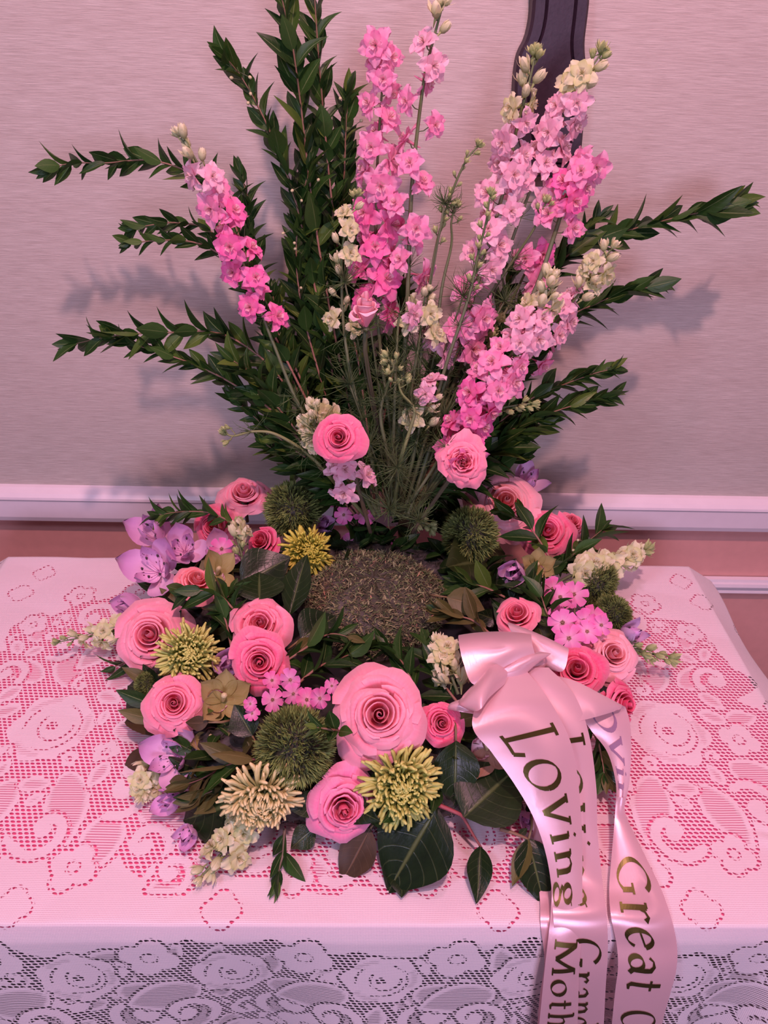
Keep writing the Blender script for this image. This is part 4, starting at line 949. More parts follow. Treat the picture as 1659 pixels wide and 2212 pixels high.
ball('small fuzzy green tuft at the left rim below the large left rose',PZ(318,1478,.050),56,5)
ball('green tuft peeping out at the far right beneath the white budded sprig',PZ(1262,1205,.055),64,6)

# ------------------------------------------------------------------ spider chrysanthemums
def mum_petals(kind,c1,c2):
    out=[]
    for v_ in range(3):
        q=B(); n=7; bend={'in':1.9,'mid':1.5,'out':-.5}[kind]*(.8+.25*v_)
        pts=[];x=z=0.;a=0.
        for i in range(n):
            pts.append((x,.03*math.sin(i*1.3+v_),z)); a=bend*(i/(n-1))**1.6; x+=math.sin(a)*-1/(n-1) if kind!='out' else math.sin(-a)/(n-1); z+=math.cos(a)/(n-1)
        q.tube(pts,[.030,.036,.042,.048,.060,.068,.034],4,c1,c2); out.append(q.mesh('petal',M_wax))
    return out
def mum_set(c1,c2): return {k:mum_petals(k,c1,c2) for k in ('in','mid','out')}
YG=mum_set(L((118,150,44)),L((216,222,118))); YC=mum_set(L((140,162,76)),L((236,226,160))); YL=mum_set(L((140,160,30)),L((226,222,86)))
def mum(label,P,d,pool,face,seed,n=190,dome=.55,low=1.0,spread_=1.2):
    rng=random.Random(seed); R=px2m(d,P)/2; ax=((CAM-P).normalized()+RT*face[0]+UP*face[1]).normalized()
    root=thing('spider_chrysanthemum',label,'flower',P-ax*R*.35,frame(ax,RT))
    q=B(); q.tube([(0,0,-R*.5),(0,0,-R*.1),(0,0,R*.25),(0,0,R*.4)],[.10*R,.34*R,.30*R,.05*R],10,L((96,104,44))); link('receptacle',q.mesh('receptacle',M_stem),root)
    for k in range(n):
        f=(k+.5)/n; th=k*2.39996; pol=(f**.62)*1.75*low
        dv=Vector((math.sin(pol)*math.cos(th),math.sin(pol)*math.sin(th),math.cos(pol)))
        dv=(dv+Vector((rng.uniform(-.12,.12),rng.uniform(-.12,.12),rng.uniform(-.08,.08)))).normalized()
        l=R*(.42+.62*f**.8)*rng.uniform(.85,1.15); kd='in' if f<.38 else ('mid' if f<.72 else 'out')
        base=dv*R*.13+Vector((0,0,R*.10)); xo=Vector((dv.x,dv.y,0)) if kd!='out' else Vector((dv.x,dv.y,.0))
        if xo.length<.02: xo=Vector((1,0,0))
        Rm=frame(dv,xo-dv*dv.dot(xo)+Vector((rng.uniform(-.2,.2),rng.uniform(-.2,.2),0)))
        link('petal',rng.choice(pool[kd]),root,TRS(base,Rm,(l*.95*(R/.04)**0,l*.95,l)))
    q=B(); q.tube([(0,0,-R*.4),(0,0,-R*.4-.03)],.0025,6,GREEN); link('stem',q.mesh('stem',M_stem),root)
mum('bright yellow green spider chrysanthemum touching the left edge of the moss mound',PZ(667,1190,.095),104,YL,(.25,.15),1,250)
mum('loose green spider chrysanthemum beside the large left rose',PZ(408,1412,.105),128,YG,(.1,.1),2,280)
mum('drooping cream green spider chrysanthemum low at the front left',PZ(564,1735,.075),158,YC,(0,-.75),3,285)
mum('dense green spider chrysanthemum at the front directly under the largest rose',PZ(868,1702,.080),164,YG,(.15,-.25),4,290)

# ------------------------------------------------------------------ lavender lilies, orchids, small pink daisies
m,nt,b,ns,lk=mat('streaked_petal'); M_streak=m
a=attr_node(ns,'col'); p=attr_node(ns,'pc'); sx=N(ns,'ShaderNodeSeparateXYZ'); lk.new(p.outputs['Vector'],sx.inputs[0])
vo=N(ns,'ShaderNodeTexVoronoi'); mp=N(ns,'ShaderNodeMapping'); mp.inputs['Scale'].default_value=(3.2,5.5,1); lk.new(p.outputs['Vector'],mp.inputs[0]); lk.new(mp.outputs[0],vo.inputs['Vector']); vo.inputs['Scale'].default_value=1.4
sp=math_n(nt,'MULTIPLY',ramp(nt,vo.outputs['Distance'],.30,.22),math_n(nt,'MULTIPLY',ramp(nt,sx.outputs[1],.12,.25),ramp(nt,sx.outputs[1],.80,.66)))
lk.new(mixrgb(nt,sp,a.outputs['Color'],L((96,22,60))),b.inputs['Base Color']); b.inputs['Roughness'].default_value=.5
def blade(name,m_,ln,wd,c1,c2,c3=None,cup=.25,arch=.4,nu=7,nv=9,peak=.6,tipw=.0):
    q=B(); P=[];C=[];Q=[]
    for i in range(nv):
        v=i/(nv-1); hw=wd*math.sin(math.pi*min(1,(v**(peak+.4))*.93+.05))**.9
        hw=max(hw,.035*wd+tipw*v)
        for j in range(nu):
            u=-1+2*j/(nu-1)
            ang=arch*v; r=ln*v*(1-.05*u*u)
            P.append((u*hw, r*math.cos(ang*.6), r*math.sin(ang)*.9+cup*hw*u*u*1.5+.02*math.sin(u*4+v*5)))
            c=mixc(c1,c2,v); c=mixc(c,c3,max(0,(v-.82)/.18)*.8*(1-abs(u))) if c3 else c
            C.append(c); Q.append((u,v,0))
    q.grid(P,C,Q,nu,nv); return q.mesh(name,m_)
LA,LB,LG=L((246,214,232)),L((224,160,222)),L((120,140,84))
AO=[blade('petal',M_wax,1,.36,LA,LB,LG,.3,.9),blade('petal',M_wax,1,.34,LA,mixc(LB,LA,.3),LG,.2,.7)]
AI=[blade('petal',M_streak,.95,.22,LA,LB,LG,.35,1.0)]
ALp=blade('petal',M_wax,1,.30,LA,L((214,180,224)),None,.3,.8)
def petal_child(root,me,az,elev,s_,name='petal',base=0.):
    y=Vector((math.cos(az)*math.cos(elev),math.sin(az)*math.cos(elev),math.sin(elev))); z=(Vector((0,0,1))-y*y.z); z.normalize() if z.length>1e-3 else None
    x=y.cross(z); return link(name,me,root,TRS(y*base,Matrix((x,y,z)).transposed(),s_))
def lily(label,P,d,face,seed,openf=1.,pale=0):
    rng=random.Random(seed); R=px2m(d,P)/2*1.45; ax=((CAM-P).normalized()+RT*face[0]+UP*face[1]).normalized()
    root=thing('lavender_lily',label,'flower',P-ax*R*.4,frame(ax,RT*math.cos(seed)+UP*math.sin(seed)))
    for k in range(3): petal_child(root,rng.choice(AO) if not pale else ALp,k*2.094+rng.uniform(-.12,.12),.95-.75*openf+rng.uniform(-.1,.1),R*1.08)
    for k in range(3): petal_child(root,AI[0],k*2.094+1.047+rng.uniform(-.1,.1),1.1-.70*openf,R*.98)
    q=B()
    for k in range(6):
        a=k*1.05+.3; p1=Vector((math.cos(a)*.16,math.sin(a)*.16,.30))*R; p2=Vector((math.cos(a)*.26,math.sin(a)*.26,.52))*R
        q.tube([(0,0,0),p1,p2],[.012*R,.012*R,.012*R],4,L((230,180,214))); q.tube([p2-Vector((0,0,.02*R)),p2+Vector((.02*R,0,.04*R)),p2+Vector((.03*R,0,.10*R))],[.015*R,.034*R,.015*R],5,L((52,40,40)))
    link('stamens',q.mesh('stamens',M_stem),root)
    q=B(); q.tube([(0,0,.05*R),(0,0,-.25*R),(0,0,-.9*R)],[.10*R,.07*R,.045*R],6,L((206,160,200)),GREEN); link('stem',q.mesh('stem',M_stem),root)
lily('lavender lily with spotted throat at the far left rim, facing left',PZ(335,1228,.070),128,(-.35,.25),1)
lily('lavender lily with dark stamens left of the hot pink rose',PZ(398,1185,.085),100,(-.05,.3),2,.85)
lily('lavender lily opening upward at the top of the left group',PZ(335,1152,.070),112,(-.5,.6),3,.75)
lily('lavender lily behind the small pink star flower above the coral rose',PZ(478,1192,.090),92,(.05,.2),4,.8)
lily('nodding lavender lily hanging over the lace left of the large rose',PZ(290,1310,.045),92,(-1.0,.1),5,.55)
lily('lavender lily peeping between the green spider flower and the stacked roses',PZ(488,1432,.085),84,(.3,.2),6,.6)
lily('lavender lily with purple streaks low on the left rim',PZ(372,1636,.048),124,(-.35,-.05),7,1.)
lily('faded lavender lily under the leaves at the front left',PZ(372,1728,.022),84,(-.7,-.2),8,.6)
lily('small lavender lily below the dark blotched leaf at the front left',PZ(405,1800,.015),70,(-.3,-.5),9,.5)
lily('pale bluish lily with dark stamens above the pale coral rose',PZ(1136,1040,.110),92,(.35,.6),10,.8,1)
lily('closed lavender lily between the hot pink roses and the pink daisies',PZ(1112,1236,.090),84,(-.4,-.2),11,.6)
lily('pale withered lily on the far right rim',PZ(1358,1372,.045),84,(.8,.3),12,.45,1)
lily('lavender lily trumpet at the dark heart of the wreath beside the left green ball',PZ(697,1135,.07),66,(.4,.3),13,.5)
lily('pink lily petal tip peeping under the bow tails over the lace',PZ(1138,1765,.02),62,(.2,-.5),14,.5)

OA,OB,OC=L((140,136,66)),L((196,184,118)),L((182,148,122))
OG=blade('petal',M_wax,1,.34,OA,OB,None,.35,.6); OP=blade('petal',M_wax,1,.36,L((150,112,86)),OC,None,.3,.5)
def lip_mesh():
    q=B(); P=[];C=[];Q=[]
    rng=random.Random(2)
    for i in range(12):
        v=i/11
        for j in range(11):
            u=-1+j/5; r=.20+.16*math.sin(v*3); P.append((r*math.sin(u*1.6),v*.62-.05,.20-r*math.cos(u*1.6)*.8+.10*v*v)); 
            C.append(L((150,30,70)) if (rng.random()<.38 and abs(u)>.2) else L((240,200,206))); Q.append((u,v,0))
    q.grid(P,C,Q,11,12); return q.mesh('lip',M_wax)
LIP=lip_mesh()
def orchid(label,P,d,face,seed,me,azs,lip_az=-1.57,elev=.25):
    R=px2m(d,P)/2; ax=((CAM-P).normalized()+RT*face[0]+UP*face[1]).normalized()
    root=thing('orchid',label,'flower',P-ax*R*.2,frame(ax,RT))
    for a in azs: petal_child(root,me,a,elev,R*1.05)
    petal_child(root,LIP,lip_az,.3,R*.9,'lip',.0)
    q=B(); q.tube([(0,0,.1*R),(0,.12*R,.30*R),(0,.10*R,.5*R)],[.07*R,.09*R,.08*R],7,L((214,206,150))); link('column',q.mesh('column',M_wax),root)
    q=B(); q.tube([(0,0,0),(0,0,-R*.7)],.0022,6,GREEN); link('stem',q.mesh('stem',M_stem),root)
orchid('olive green orchid with a red speckled lip below the stacked roses',PZ(482,1512,.080),150,(.1,.1),1,OG,[.55,1.6,2.6,-.5,-2.3],-2.9)
orchid('olive green orchid behind the coral rose on the left',PZ(470,1238,.100),118,(.2,.35),2,OG,[1.0,2.2,-.9],-1.8)
orchid('small olive orchid with a speckled lip at the right of the wreath',PZ(1160,1225,.090),96,(.15,.2),3,OG,[.3,1.5,2.7,-.6,-2.5],-1.5)
orchid('dusky beige orchid with a spotted lip beside the bow tail',PZ(1052,1618,.070),150,(.1,0),4,OP,[.2,1.1,-.5,-2.0],3.0)
orchid('olive orchid petal curling out under the low left rose',PZ(455,1595,.055),104,(0,-.1),5,OG,[.3,-2.9,3.3],1.4)

def daisy_mesh(seed,c):
    rng=random.Random(seed); q=B(); n=rng.choice((7,8,9))
    for k in range(n):
        a=2*math.pi*k/n+rng.uniform(-.12,.12); P=[];C=[];Q=[]; el=rng.uniform(.0,.35); ln=rng.uniform(.85,1.05)
        for i in range(5):
            v=i/4
            for j in range(5):
                u=-1+j/2; x=.12+ln*.88*v*(1-.06*abs(u)); y=u*(.09+.21*math.sin(v*1.9)); z=.05+el*v-.12*v*v+.05*u*u*(.5+v)
                P.append((x*math.cos(a)-y*math.sin(a),x*math.sin(a)+y*math.cos(a),z)); C.append(mixc(mixc(c,(1,.9,.95),.45),c,min(1,v*1.5))); Q.append((u,v,k))
        q.grid(P,C,Q,5,5)
    for k in range(14):
        a=k*2.4; r=.05*math.sqrt(k); p_=Vector((r*math.cos(a),r*math.sin(a),.06)); q.tube([p_,p_+Vector((0,0,.08)),p_+Vector((0,0,.11))],[.03,.03,.015],4,L((232,180,190)),L((236,214,170)))
    q.tube([(0,0,-.25),(0,0,0),(0,0,.06)],[.05,.14,.16],6,L((150,90,80)))
    return q.mesh('flower_head',M_thin)
DM=[daisy_mesh(i,L((250,140,206)) if i%2 else L((246,120,190))) for i in range(5)]
def daisies(label,heads,h,seed,root_px,sz=62):
    rng=random.Random(seed); base=PZ(root_px[0],root_px[1],h-.03); root=thing('pink_daisy_sprig',label,'flower sprig',base)
    q=B()
    for i,hd in enumerate(heads):
        x,y=hd[0],hd[1]; P=PZ(x,y,h+rng.uniform(-.006,.010)); R=px2m(hd[2] if len(hd)>2 else sz,P)/2
        ax=((CAM-P).normalized()+RT*rng.uniform(-.5,.5)+UP*rng.uniform(-.3,.5)).normalized()
        link('flower_head',DM[rng.randrange(5)],root,TRS(P-base,frame(ax),R))
        C=[Vector(c) for c in catmull([tuple(base),tuple(base.lerp(P,.55)+Vector((0,0,.004))),tuple(P-ax*R*.2)],6)]
        q.tube([c-base for c in C],.0008,5,L((96,60,50)),L((110,120,60)))
    link('stem',q.mesh('stem',M_stem),root)
daisies('small pink daisies between the stacked roses and the green ball, left of largest rose',[(587,1470,44),(588,1512,52),(628,1468,52),(633,1498,48),(662,1512,54),(692,1508,52),(716,1482,36)],.112,1,(650,1540))
daisies('pair of tiny pink florets at the upper left edge of the largest green ball',[(540,1520,34),(545,1542,36)],.105,2,(560,1560))
daisies('large sprig of pink daisies at the right, between the bow and the right green ball',[(1193,1272,54),(1210,1290,56),(1240,1285,64),(1215,1345,66),(1230,1380,66),(1260,1340,56),(1280,1335,62),(1268,1365,56),(1205,1330,48),(1300,1350,50)],.098,3,(1240,1390))
daisies('sprig of pink star flowers in the dark gap under the spray, left of centre',[(718,1075,44),(738,1080,50),(742,1112,46),(768,1095,40),(785,1112,52)],.095,4,(770,1140))
daisies('single half closed pink star flower right of the dark centre',[(908,1090,48),(897,1068,36)],.085,5,(900,1130))
daisies('small pink star flower lying on the lavender lily above the coral rose',[(478,1186,54)],.106,6,(480,1215))
daisies('dim purple pink florets in shadow behind the moss mound',[(755,1170,40),(860,1182,40),(930,1190,40),(720,1162,36)],.050,7,(840,1200))

# ------------------------------------------------------------------ larkspur tips lying around the wreath (PZ paths)
larkspur('pale green larkspur tip pointing left over the lace from the large left rose',[(290,1360,.045),(240,1368,.040),(190,1375,.038),(130,1386,.036)],[(0,'cream'),(.7,'green')],40,f0=.1,R=26,step=.013,nthread=2,tr=.015,stemr=.0016,spread=.010,name='larkspur')
larkspur('cream larkspur tip on the left rim beneath the streaked lavender lily',[(335,1640,.03),(318,1680,.022),(308,1715,.018)],[(0,'cream')],41,f0=.05,R=30,step=.010,stemr=.0014,spread=.010,name='larkspur')
larkspur('cream larkspur spray hanging forward over the lace at the front left',[(560,1720,.05),(520,1785,.03),(490,1830,.022),(455,1870,.018),(438,1890,.016)],[(0,'cream')],42,f0=.25,R=34,step=.014,stemr=.002,spread=.013,name='larkspur')
larkspur('creamy larkspur tip standing between the moss mound and the bow',[(990,1500,.09),(975,1460,.10),(960,1425,.105),(945,1395,.11)],[(0,'cream')],43,f0=.1,R=34,step=.009,stemr=.0018,spread=.012,name='larkspur')
larkspur('white green larkspur tip pointing right over the lace at the upper right',[(1180,1275,.08),(1240,1240,.075),(1300,1222,.07),(1350,1205,.07),(1395,1190,.07)],[(0,'cream'),(.6,'cream'),(.92,'green')],44,f0=.25,R=33,step=.010,stemr=.002,spread=.011,name='larkspur')
larkspur('green larkspur tip pointing right over the lace beside the dusty pink rose',[(1330,1390,.05),(1370,1402,.045),(1405,1412,.042),(1440,1420,.04)],[(0,'green')],45,f0=.2,R=36,step=.011,nthread=3,tr=.018,stemr=.0018,spread=.010,name='larkspur')
larkspur('slim white budded larkspur tip rising from the upper left roses',[(525,1260,.08),(522,1200,.10),(512,1160,.115),(515,1128,.12)],[(0,'green'),(.4,'cream'),(.8,'green')],46,f0=.35,R=26,step=.009,stemr=.0018,spread=.009,name='larkspur')
larkspur('pale budded larkspur tip with feathery leaves low right of the dark centre',[(880,1120,.10),(905,1125,.10),(928,1138,.095)],[(0,'green')],47,f0=.35,R=28,step=.008,nthread=4,tr=.02,stemr=.0014,spread=.009,name='larkspur')

# ------------------------------------------------------------------ sprigs and big leaves of the wreath
def br(label,path,seed,**k):
    k.setdefault('stemr',.0014); k.setdefault('t0',.1); branch(label,path,seed=seed,name=k.pop('name','leaf_sprig'),cat=k.pop('cat','foliage sprig'),**k)
br('thin leafy twig pointing left above the lavender lilies at the upper left',[(520,1140,.10),(460,1110,.105),(400,1105,.105),(345,1112,.10)],60,ln=46,step=.014)
br('dark leafy twig under the far left lavender lily',[(440,1200,.05),(400,1250,.045),(360,1280,.03),(330,1260,.03)],61,ln=52,step=.013)
br('myrtle twig with glossy leaves lying across the coral rose',[(515,1330,.105),(480,1290,.12),(445,1275,.125),(400,1282,.12)],62,ln=62,step=.017)
br('sprig of dark leaves between the coral rose and the stacked roses',[(500,1400,.09),(490,1350,.105),(480,1310,.11),(500,1280,.11)],63,ln=58,step=.013)
br('sprig of olive leaves in front of the moss mound, left of the largest rose',[(600,1440,.10),(660,1400,.11),(710,1370,.112),(750,1375,.112)],64,ln=62,step=.015,pool=ML+MO)
br('sprig of dark leaves lying behind the largest rose on its left',[(640,1480,.09),(690,1440,.10),(740,1420,.10),(790,1400,.10)],65,ln=66,step=.012)
br('sprig of dark leaves lying behind the largest rose on its right',[(900,1500,.09),(880,1450,.10),(860,1420,.10),(840,1405,.10)],66,ln=64,step=.012)
br('sprig of dark leaves right of the largest rose under the creamy larkspur',[(990,1520,.08),(960,1480,.09),(930,1430,.10),(920,1385,.10)],67,ln=64,step=.012)
br('light green sprig with rounded leaves left of the hot pink rose above the bow',[(1060,1370,.09),(1020,1340,.10),(985,1330,.10),(955,1320,.10)],68,ln=62,step=.015,pool=MO+[ML[2]])
br('dark leafy sprig right of the moss mound with pale leaf edges',[(1090,1290,.08),(1050,1270,.09),(1020,1262,.09),(995,1255,.09)],69,ln=58,step=.013)
br('myrtle twig crossing the pale coral and hot pink roses at the upper right',[(1190,1210,.10),(1160,1160,.12),(1130,1125,.125),(1090,1105,.125)],70,ln=62,step=.018)
br('myrtle twig with upright leaves sticking out at the far upper right',[(1190,1240,.08),(1230,1205,.085),(1270,1170,.09),(1300,1145,.095)],71,ln=70,step=.019,berries=2)
br('dark sprig between the pink daisies and the bow rose',[(1200,1360,.08),(1180,1320,.10),(1170,1290,.10),(1160,1270,.10)],72,ln=58,step=.013)
br('dark leafy sprig under the upper right roses',[(1160,1290,.07),(1140,1260,.085),(1170,1235,.08),(1210,1220,.07)],73,ln=58,step=.012)
br('olive leaf sprig spreading left beneath the largest green ball',[(640,1650,.075),(560,1640,.075),(500,1650,.07),(440,1680,.06),(400,1695,.055)],74,ln=74,step=.016,pool=MO+[ML[0],MO[0]],stemc=REDST)
br('second olive sprig fanning down and left at the front left rim',[(600,1640,.06),(540,1680,.05),(480,1700,.045),(430,1720,.04)],75,ln=72,step=.014,pool=MO+[ML[2]])
br('small myrtle sprig hanging forward over the lace below the cream spider flower',[(615,1790,.03),(612,1840,.02),(605,1870,.016),(600,1900,.012)],76,ln=60,step=.017,stemc=L((110,90,70)))
br('small dark sprig of leaves lying on the largest green ball',[(735,1580,.12),(710,1575,.145),(685,1572,.15)],77,ln=44,step=.012)
br('green leafy sprig seen between the bow tails',[(1270,1560,.05),(1290,1600,.045),(1300,1640,.04),(1305,1670,.035)],78,ln=56,step=.015,pool=ML+MO)
br('dark leafy sprig filling the shadow left of the right green ball',[(1030,1130,.07),(980,1110,.08),(930,1100,.08),(880,1110,.08)],79,ln=58,step=.012)
br('dark leafy sprig filling the shadow right of the left green ball',[(690,1150,.06),(730,1120,.07),(770,1140,.07),(800,1165,.06)],80,ln=58,step=.012)
br('narrow curved leaf twig reaching down the lace at the left rim',[(300,1420,.03),(270,1430,.02),(250,1440,.015)],81,ln=60,step=.02,pool=[ML[3]])

def bigleaf(label,base,tip,h0,h1,kind,seed,wsc=1.,nrm=None,stem=True,name='salal_leaf'):
    rng=random.Random(seed); p0=PZ(base[0],base[1],h0); p1=PZ(tip[0],tip[1],h1)
    pool={'s':MS,'o':MO,'b':MB,'m':ML}[kind]; me=pool[seed%len(pool)]
    root=thing(name,label,'leaf',p0)
    toc=(CAM-p0).normalized(); n_=(toc+Vector((rng.uniform(-.3,.3),rng.uniform(-.2,.2),rng.uniform(0,.3)))) if nrm is None else toc+Vector(nrm)
    leaf_child(root,me,p0,p1-p0,n_,(p1-p0).length*1.02,wsc,name='blade')
    if stem:
        dv=(p1-p0).normalized(); q=B(); q.tube([Vector((0,0,0)),-dv*.012+Vector((0,0,-.002)),-dv*.02+Vector((0,.008,-.010))],[.0011,.0013,.0014],5,L((120,100,60))); link('stem',q.mesh('stem',M_stem),root)
def salal_sprig(label,stem,leaves,seed,col=REDST):
    pts=[PZ(*p) for p in stem]; C=[Vector(c) for c in catmull([tuple(p) for p in pts],14)]; root=thing('salal_sprig',label,'foliage sprig',C[0])
    q=B(); q.tube([c-C[0] for c in C],[.0021-.0010*i/13 for i in range(14)],6,col,mixc(col,GREEN,.3)); link('stem',q.mesh('stem',M_stem),root)
    for k,(b0,b1,h0,h1,w_,mi,nr) in enumerate(leaves):
        p0=PZ(b0[0],b0[1],h0); p1=PZ(b1[0],b1[1],h1); toc=(CAM-p0).normalized()
        leaf_child(root,MS[mi],p0,p1-p0,toc+Vector(nr),(p1-p0).length*1.02,w_)
salal_sprig('red stemmed sprig with three big glossy veined leaves at the front',[(945,1738,.055),(985,1755,.05),(1000,1765,.045),(1020,1800,.03),(1040,1832,.018)],
    [((945,1745),(832,1925),.055,.012,1.15,0,(-.1,.2,.1)),((1002,1765),(1118,1650),.050,.070,1.25,0,(-.1,.25,.2)),((1038,1828),(1032,1945),.020,.012,.98,3,(0,.1,0))],1)
salal_sprig('darker glossy leaf sprig hanging over the lace beside the bow tails',[(1080,1790,.035),(1110,1800,.035),(1140,1812,.03)],
    [((1140,1810),(1178,1955),.03,.006,.85,0,(.2,0,0)),((1120,1805),(1140,1790),.03,.034,1.0,2,(0,0,0))],2,L((130,96,66)))
BL=[('olive underside leaf hanging at the front next to the dark glossy sprig',(1142,1812),(1115,1915),.03,.008,'o',1,1.1),
 ('dark glossy leaf right of the dense green spider flower',(985,1600),(985,1745),.09,.05,'s',2,1.2),
 ('dark green leaf tip below the biggest glossy leaf',(870,1850),(868,1940),.012,.006,'s',1,1.2),
 ('folded olive brown leaf hanging below the lilac pink rose',(800,1790),(738,1908),.03,.006,'b',3,1.2),
 ('big dark leaf with red blotches at the front left',(535,1725),(385,1775),.05,.015,'s',4,1.25),
 ('dusky leaf underside beneath the big blotched leaf',(520,1770),(420,1825),.025,.006,'b',5,1.0),
 ('brown green leaf standing at the left rim below the low left rose',(345,1590),(300,1500),.035,.03,'b',6,1.3),
 ('dark round leaf at the left rim behind the small green tuft',(345,1500),(268,1475),.045,.03,'s',8,1.2),
 ('long pointed purple brown leaf reaching down over the lace at the left',(345,1620),(258,1668),.03,.006,'b',9,.9),
 ('tall upright smooth leaf between the yellow green spider flower and the stacked roses',(625,1330),(660,1195),.09,.13,'s',11,.85),
 ('cupped shiny veined leaf in front of the deep pink rosebud',(560,1300),(560,1230),.11,.12,'s',12,1.55),
 ('dark leaf beneath the deep pink rosebud',(520,1260),(625,1210),.09,.10,'s',13,1.3),
 ('curved veined leaf at the left foot of the moss mound',(650,1380),(725,1330),.10,.11,'s',16,1.4),
 ('broad dark leaf behind the moss mound on the right',(1090,1200),(955,1230),.06,.09,'s',17,1.35),
 ('wavy olive leaf on the right edge of the moss mound',(965,1290),(1045,1310),.10,.10,'o',18,1.6),
 ('dark leaf hanging between the orchid and the largest green ball',(545,1590),(510,1525),.09,.10,'s',21,1.2),
 ('grey brown leaf between the low left rose and the olive orchid',(450,1560),(400,1565),.08,.08,'b',22,1.2),
 ('long slim dark leaf rising beside the left green ball into the shadow',(680,1120),(715,1030),.10,.12,'s',23,.75),
 ('very dark broad leaf in the shadow behind the right green ball',(905,1130),(990,1060),.08,.08,'s',24,1.2),
 ('dark leaf in the shadow above the moss mound',(770,1200),(840,1150),.05,.06,'s',25,1.2),
 ('dark olive leaf right of the dark centre, tip down',(885,1100),(875,1190),.09,.06,'b',27,.8),
 ('brownish leaf tip beside the small deep rose and bow',(985,1560),(1045,1540),.08,.08,'o',28,1.2),
 ('dark leaf below the bow between its tails',(1260,1640),(1330,1695),.03,.008,'s',29,1.3),
 ('dark leaf tucked under the right rim roses',(1290,1470),(1345,1485),.05,.035,'s',30,1.3),
 ('dark leaf at the lower right under the bow tails',(1150,1720),(1200,1800),.02,.008,'s',32,1.2),
 ('dark leaf under the front rim left of the lilac pink rose',(680,1790),(630,1830),.02,.008,'s',33,1.2),
 ('long thin curved leaf at the left rim pointing down over the lace',(298,1425),(228,1475),.02,.008,'m',31,.7),
 ('dark leaf hanging under the upper right edge of the wreath',(1240,1300),(1300,1290),.05,.03,'s',35,1.),
 ('bright green myrtle leaf facing the viewer left of the feathery foliage',(520,790),(478,775),.27,.28,'m',36,1.3)]
for a_ in BL[:-1]: bigleaf(*a_)

# ------------------------------------------------------------------ bow ribbon
bow_at=PZ(1135,1450,.115)
bow=thing('ribbon_bow','pale pink satin ribbon bow with long gold lettered tails hanging over the table edge','ribbon bow',bow_at)
def strip(name,rows,n=60,nu=13,crown=0.,curl=0.):
    """rows: ((lx,ly),(rx,ry),mode,val[,val2]) mode 'z' height above table / 'y' forward distance"""
    Lr=[];Rr=[]
    for r in rows:
        f=PZ if r[2]=='z' else PY
        Lr.append(tuple(f(*r[0],r[3]))); Rr.append(tuple(f(*r[1],r[4] if len(r)>4 else r[3])))
    Lc=[Vector(c) for c in catmull(Lr,n)]; Rc=[Vector(c) for c in catmull(Rr,n)]
    grid=[]
    for i in range(n):
        t=(Lc[min(i+1,n-1)]+Rc[min(i+1,n-1)]-Lc[max(i-1,0)]-Rc[max(i-1,0)])
        nr=(Rc[i]-Lc[i]).cross(t).normalized()
        if nr.dot(CAM-Lc[i])<0: nr=-nr
        row=[]
        for j in range(nu):
            u=j/(nu-1); row.append(Lc[i].lerp(Rc[i],u)+nr*(crown*4*u*(1-u)))
        grid.append(row)
    q=B(); P=[];C=[];Q=[]; s=0.; arc=[0.]
    for i in range(n):
        if i: s+=(grid[i][nu//2]-grid[i-1][nu//2]).length; arc.append(s)
        for j in range(nu): P.append(tuple(grid[i][j]-bow_at)); C.append((1,1,1)); Q.append((j/(nu-1),s,0))
    q.grid(P,C,Q,nu,n); o=link(name,q.mesh(name,M_satin),bow)
    return o,grid,arc
def ell(cx,cy,rx,ry,a0=0,a1=360,n=22): return [(cx+rx*math.cos(math.radians(a0+(a1-a0)*i/n)),cy+ry*math.sin(math.radians(a0+(a1-a0)*i/n))) for i in range(n+1)]
X_=.60
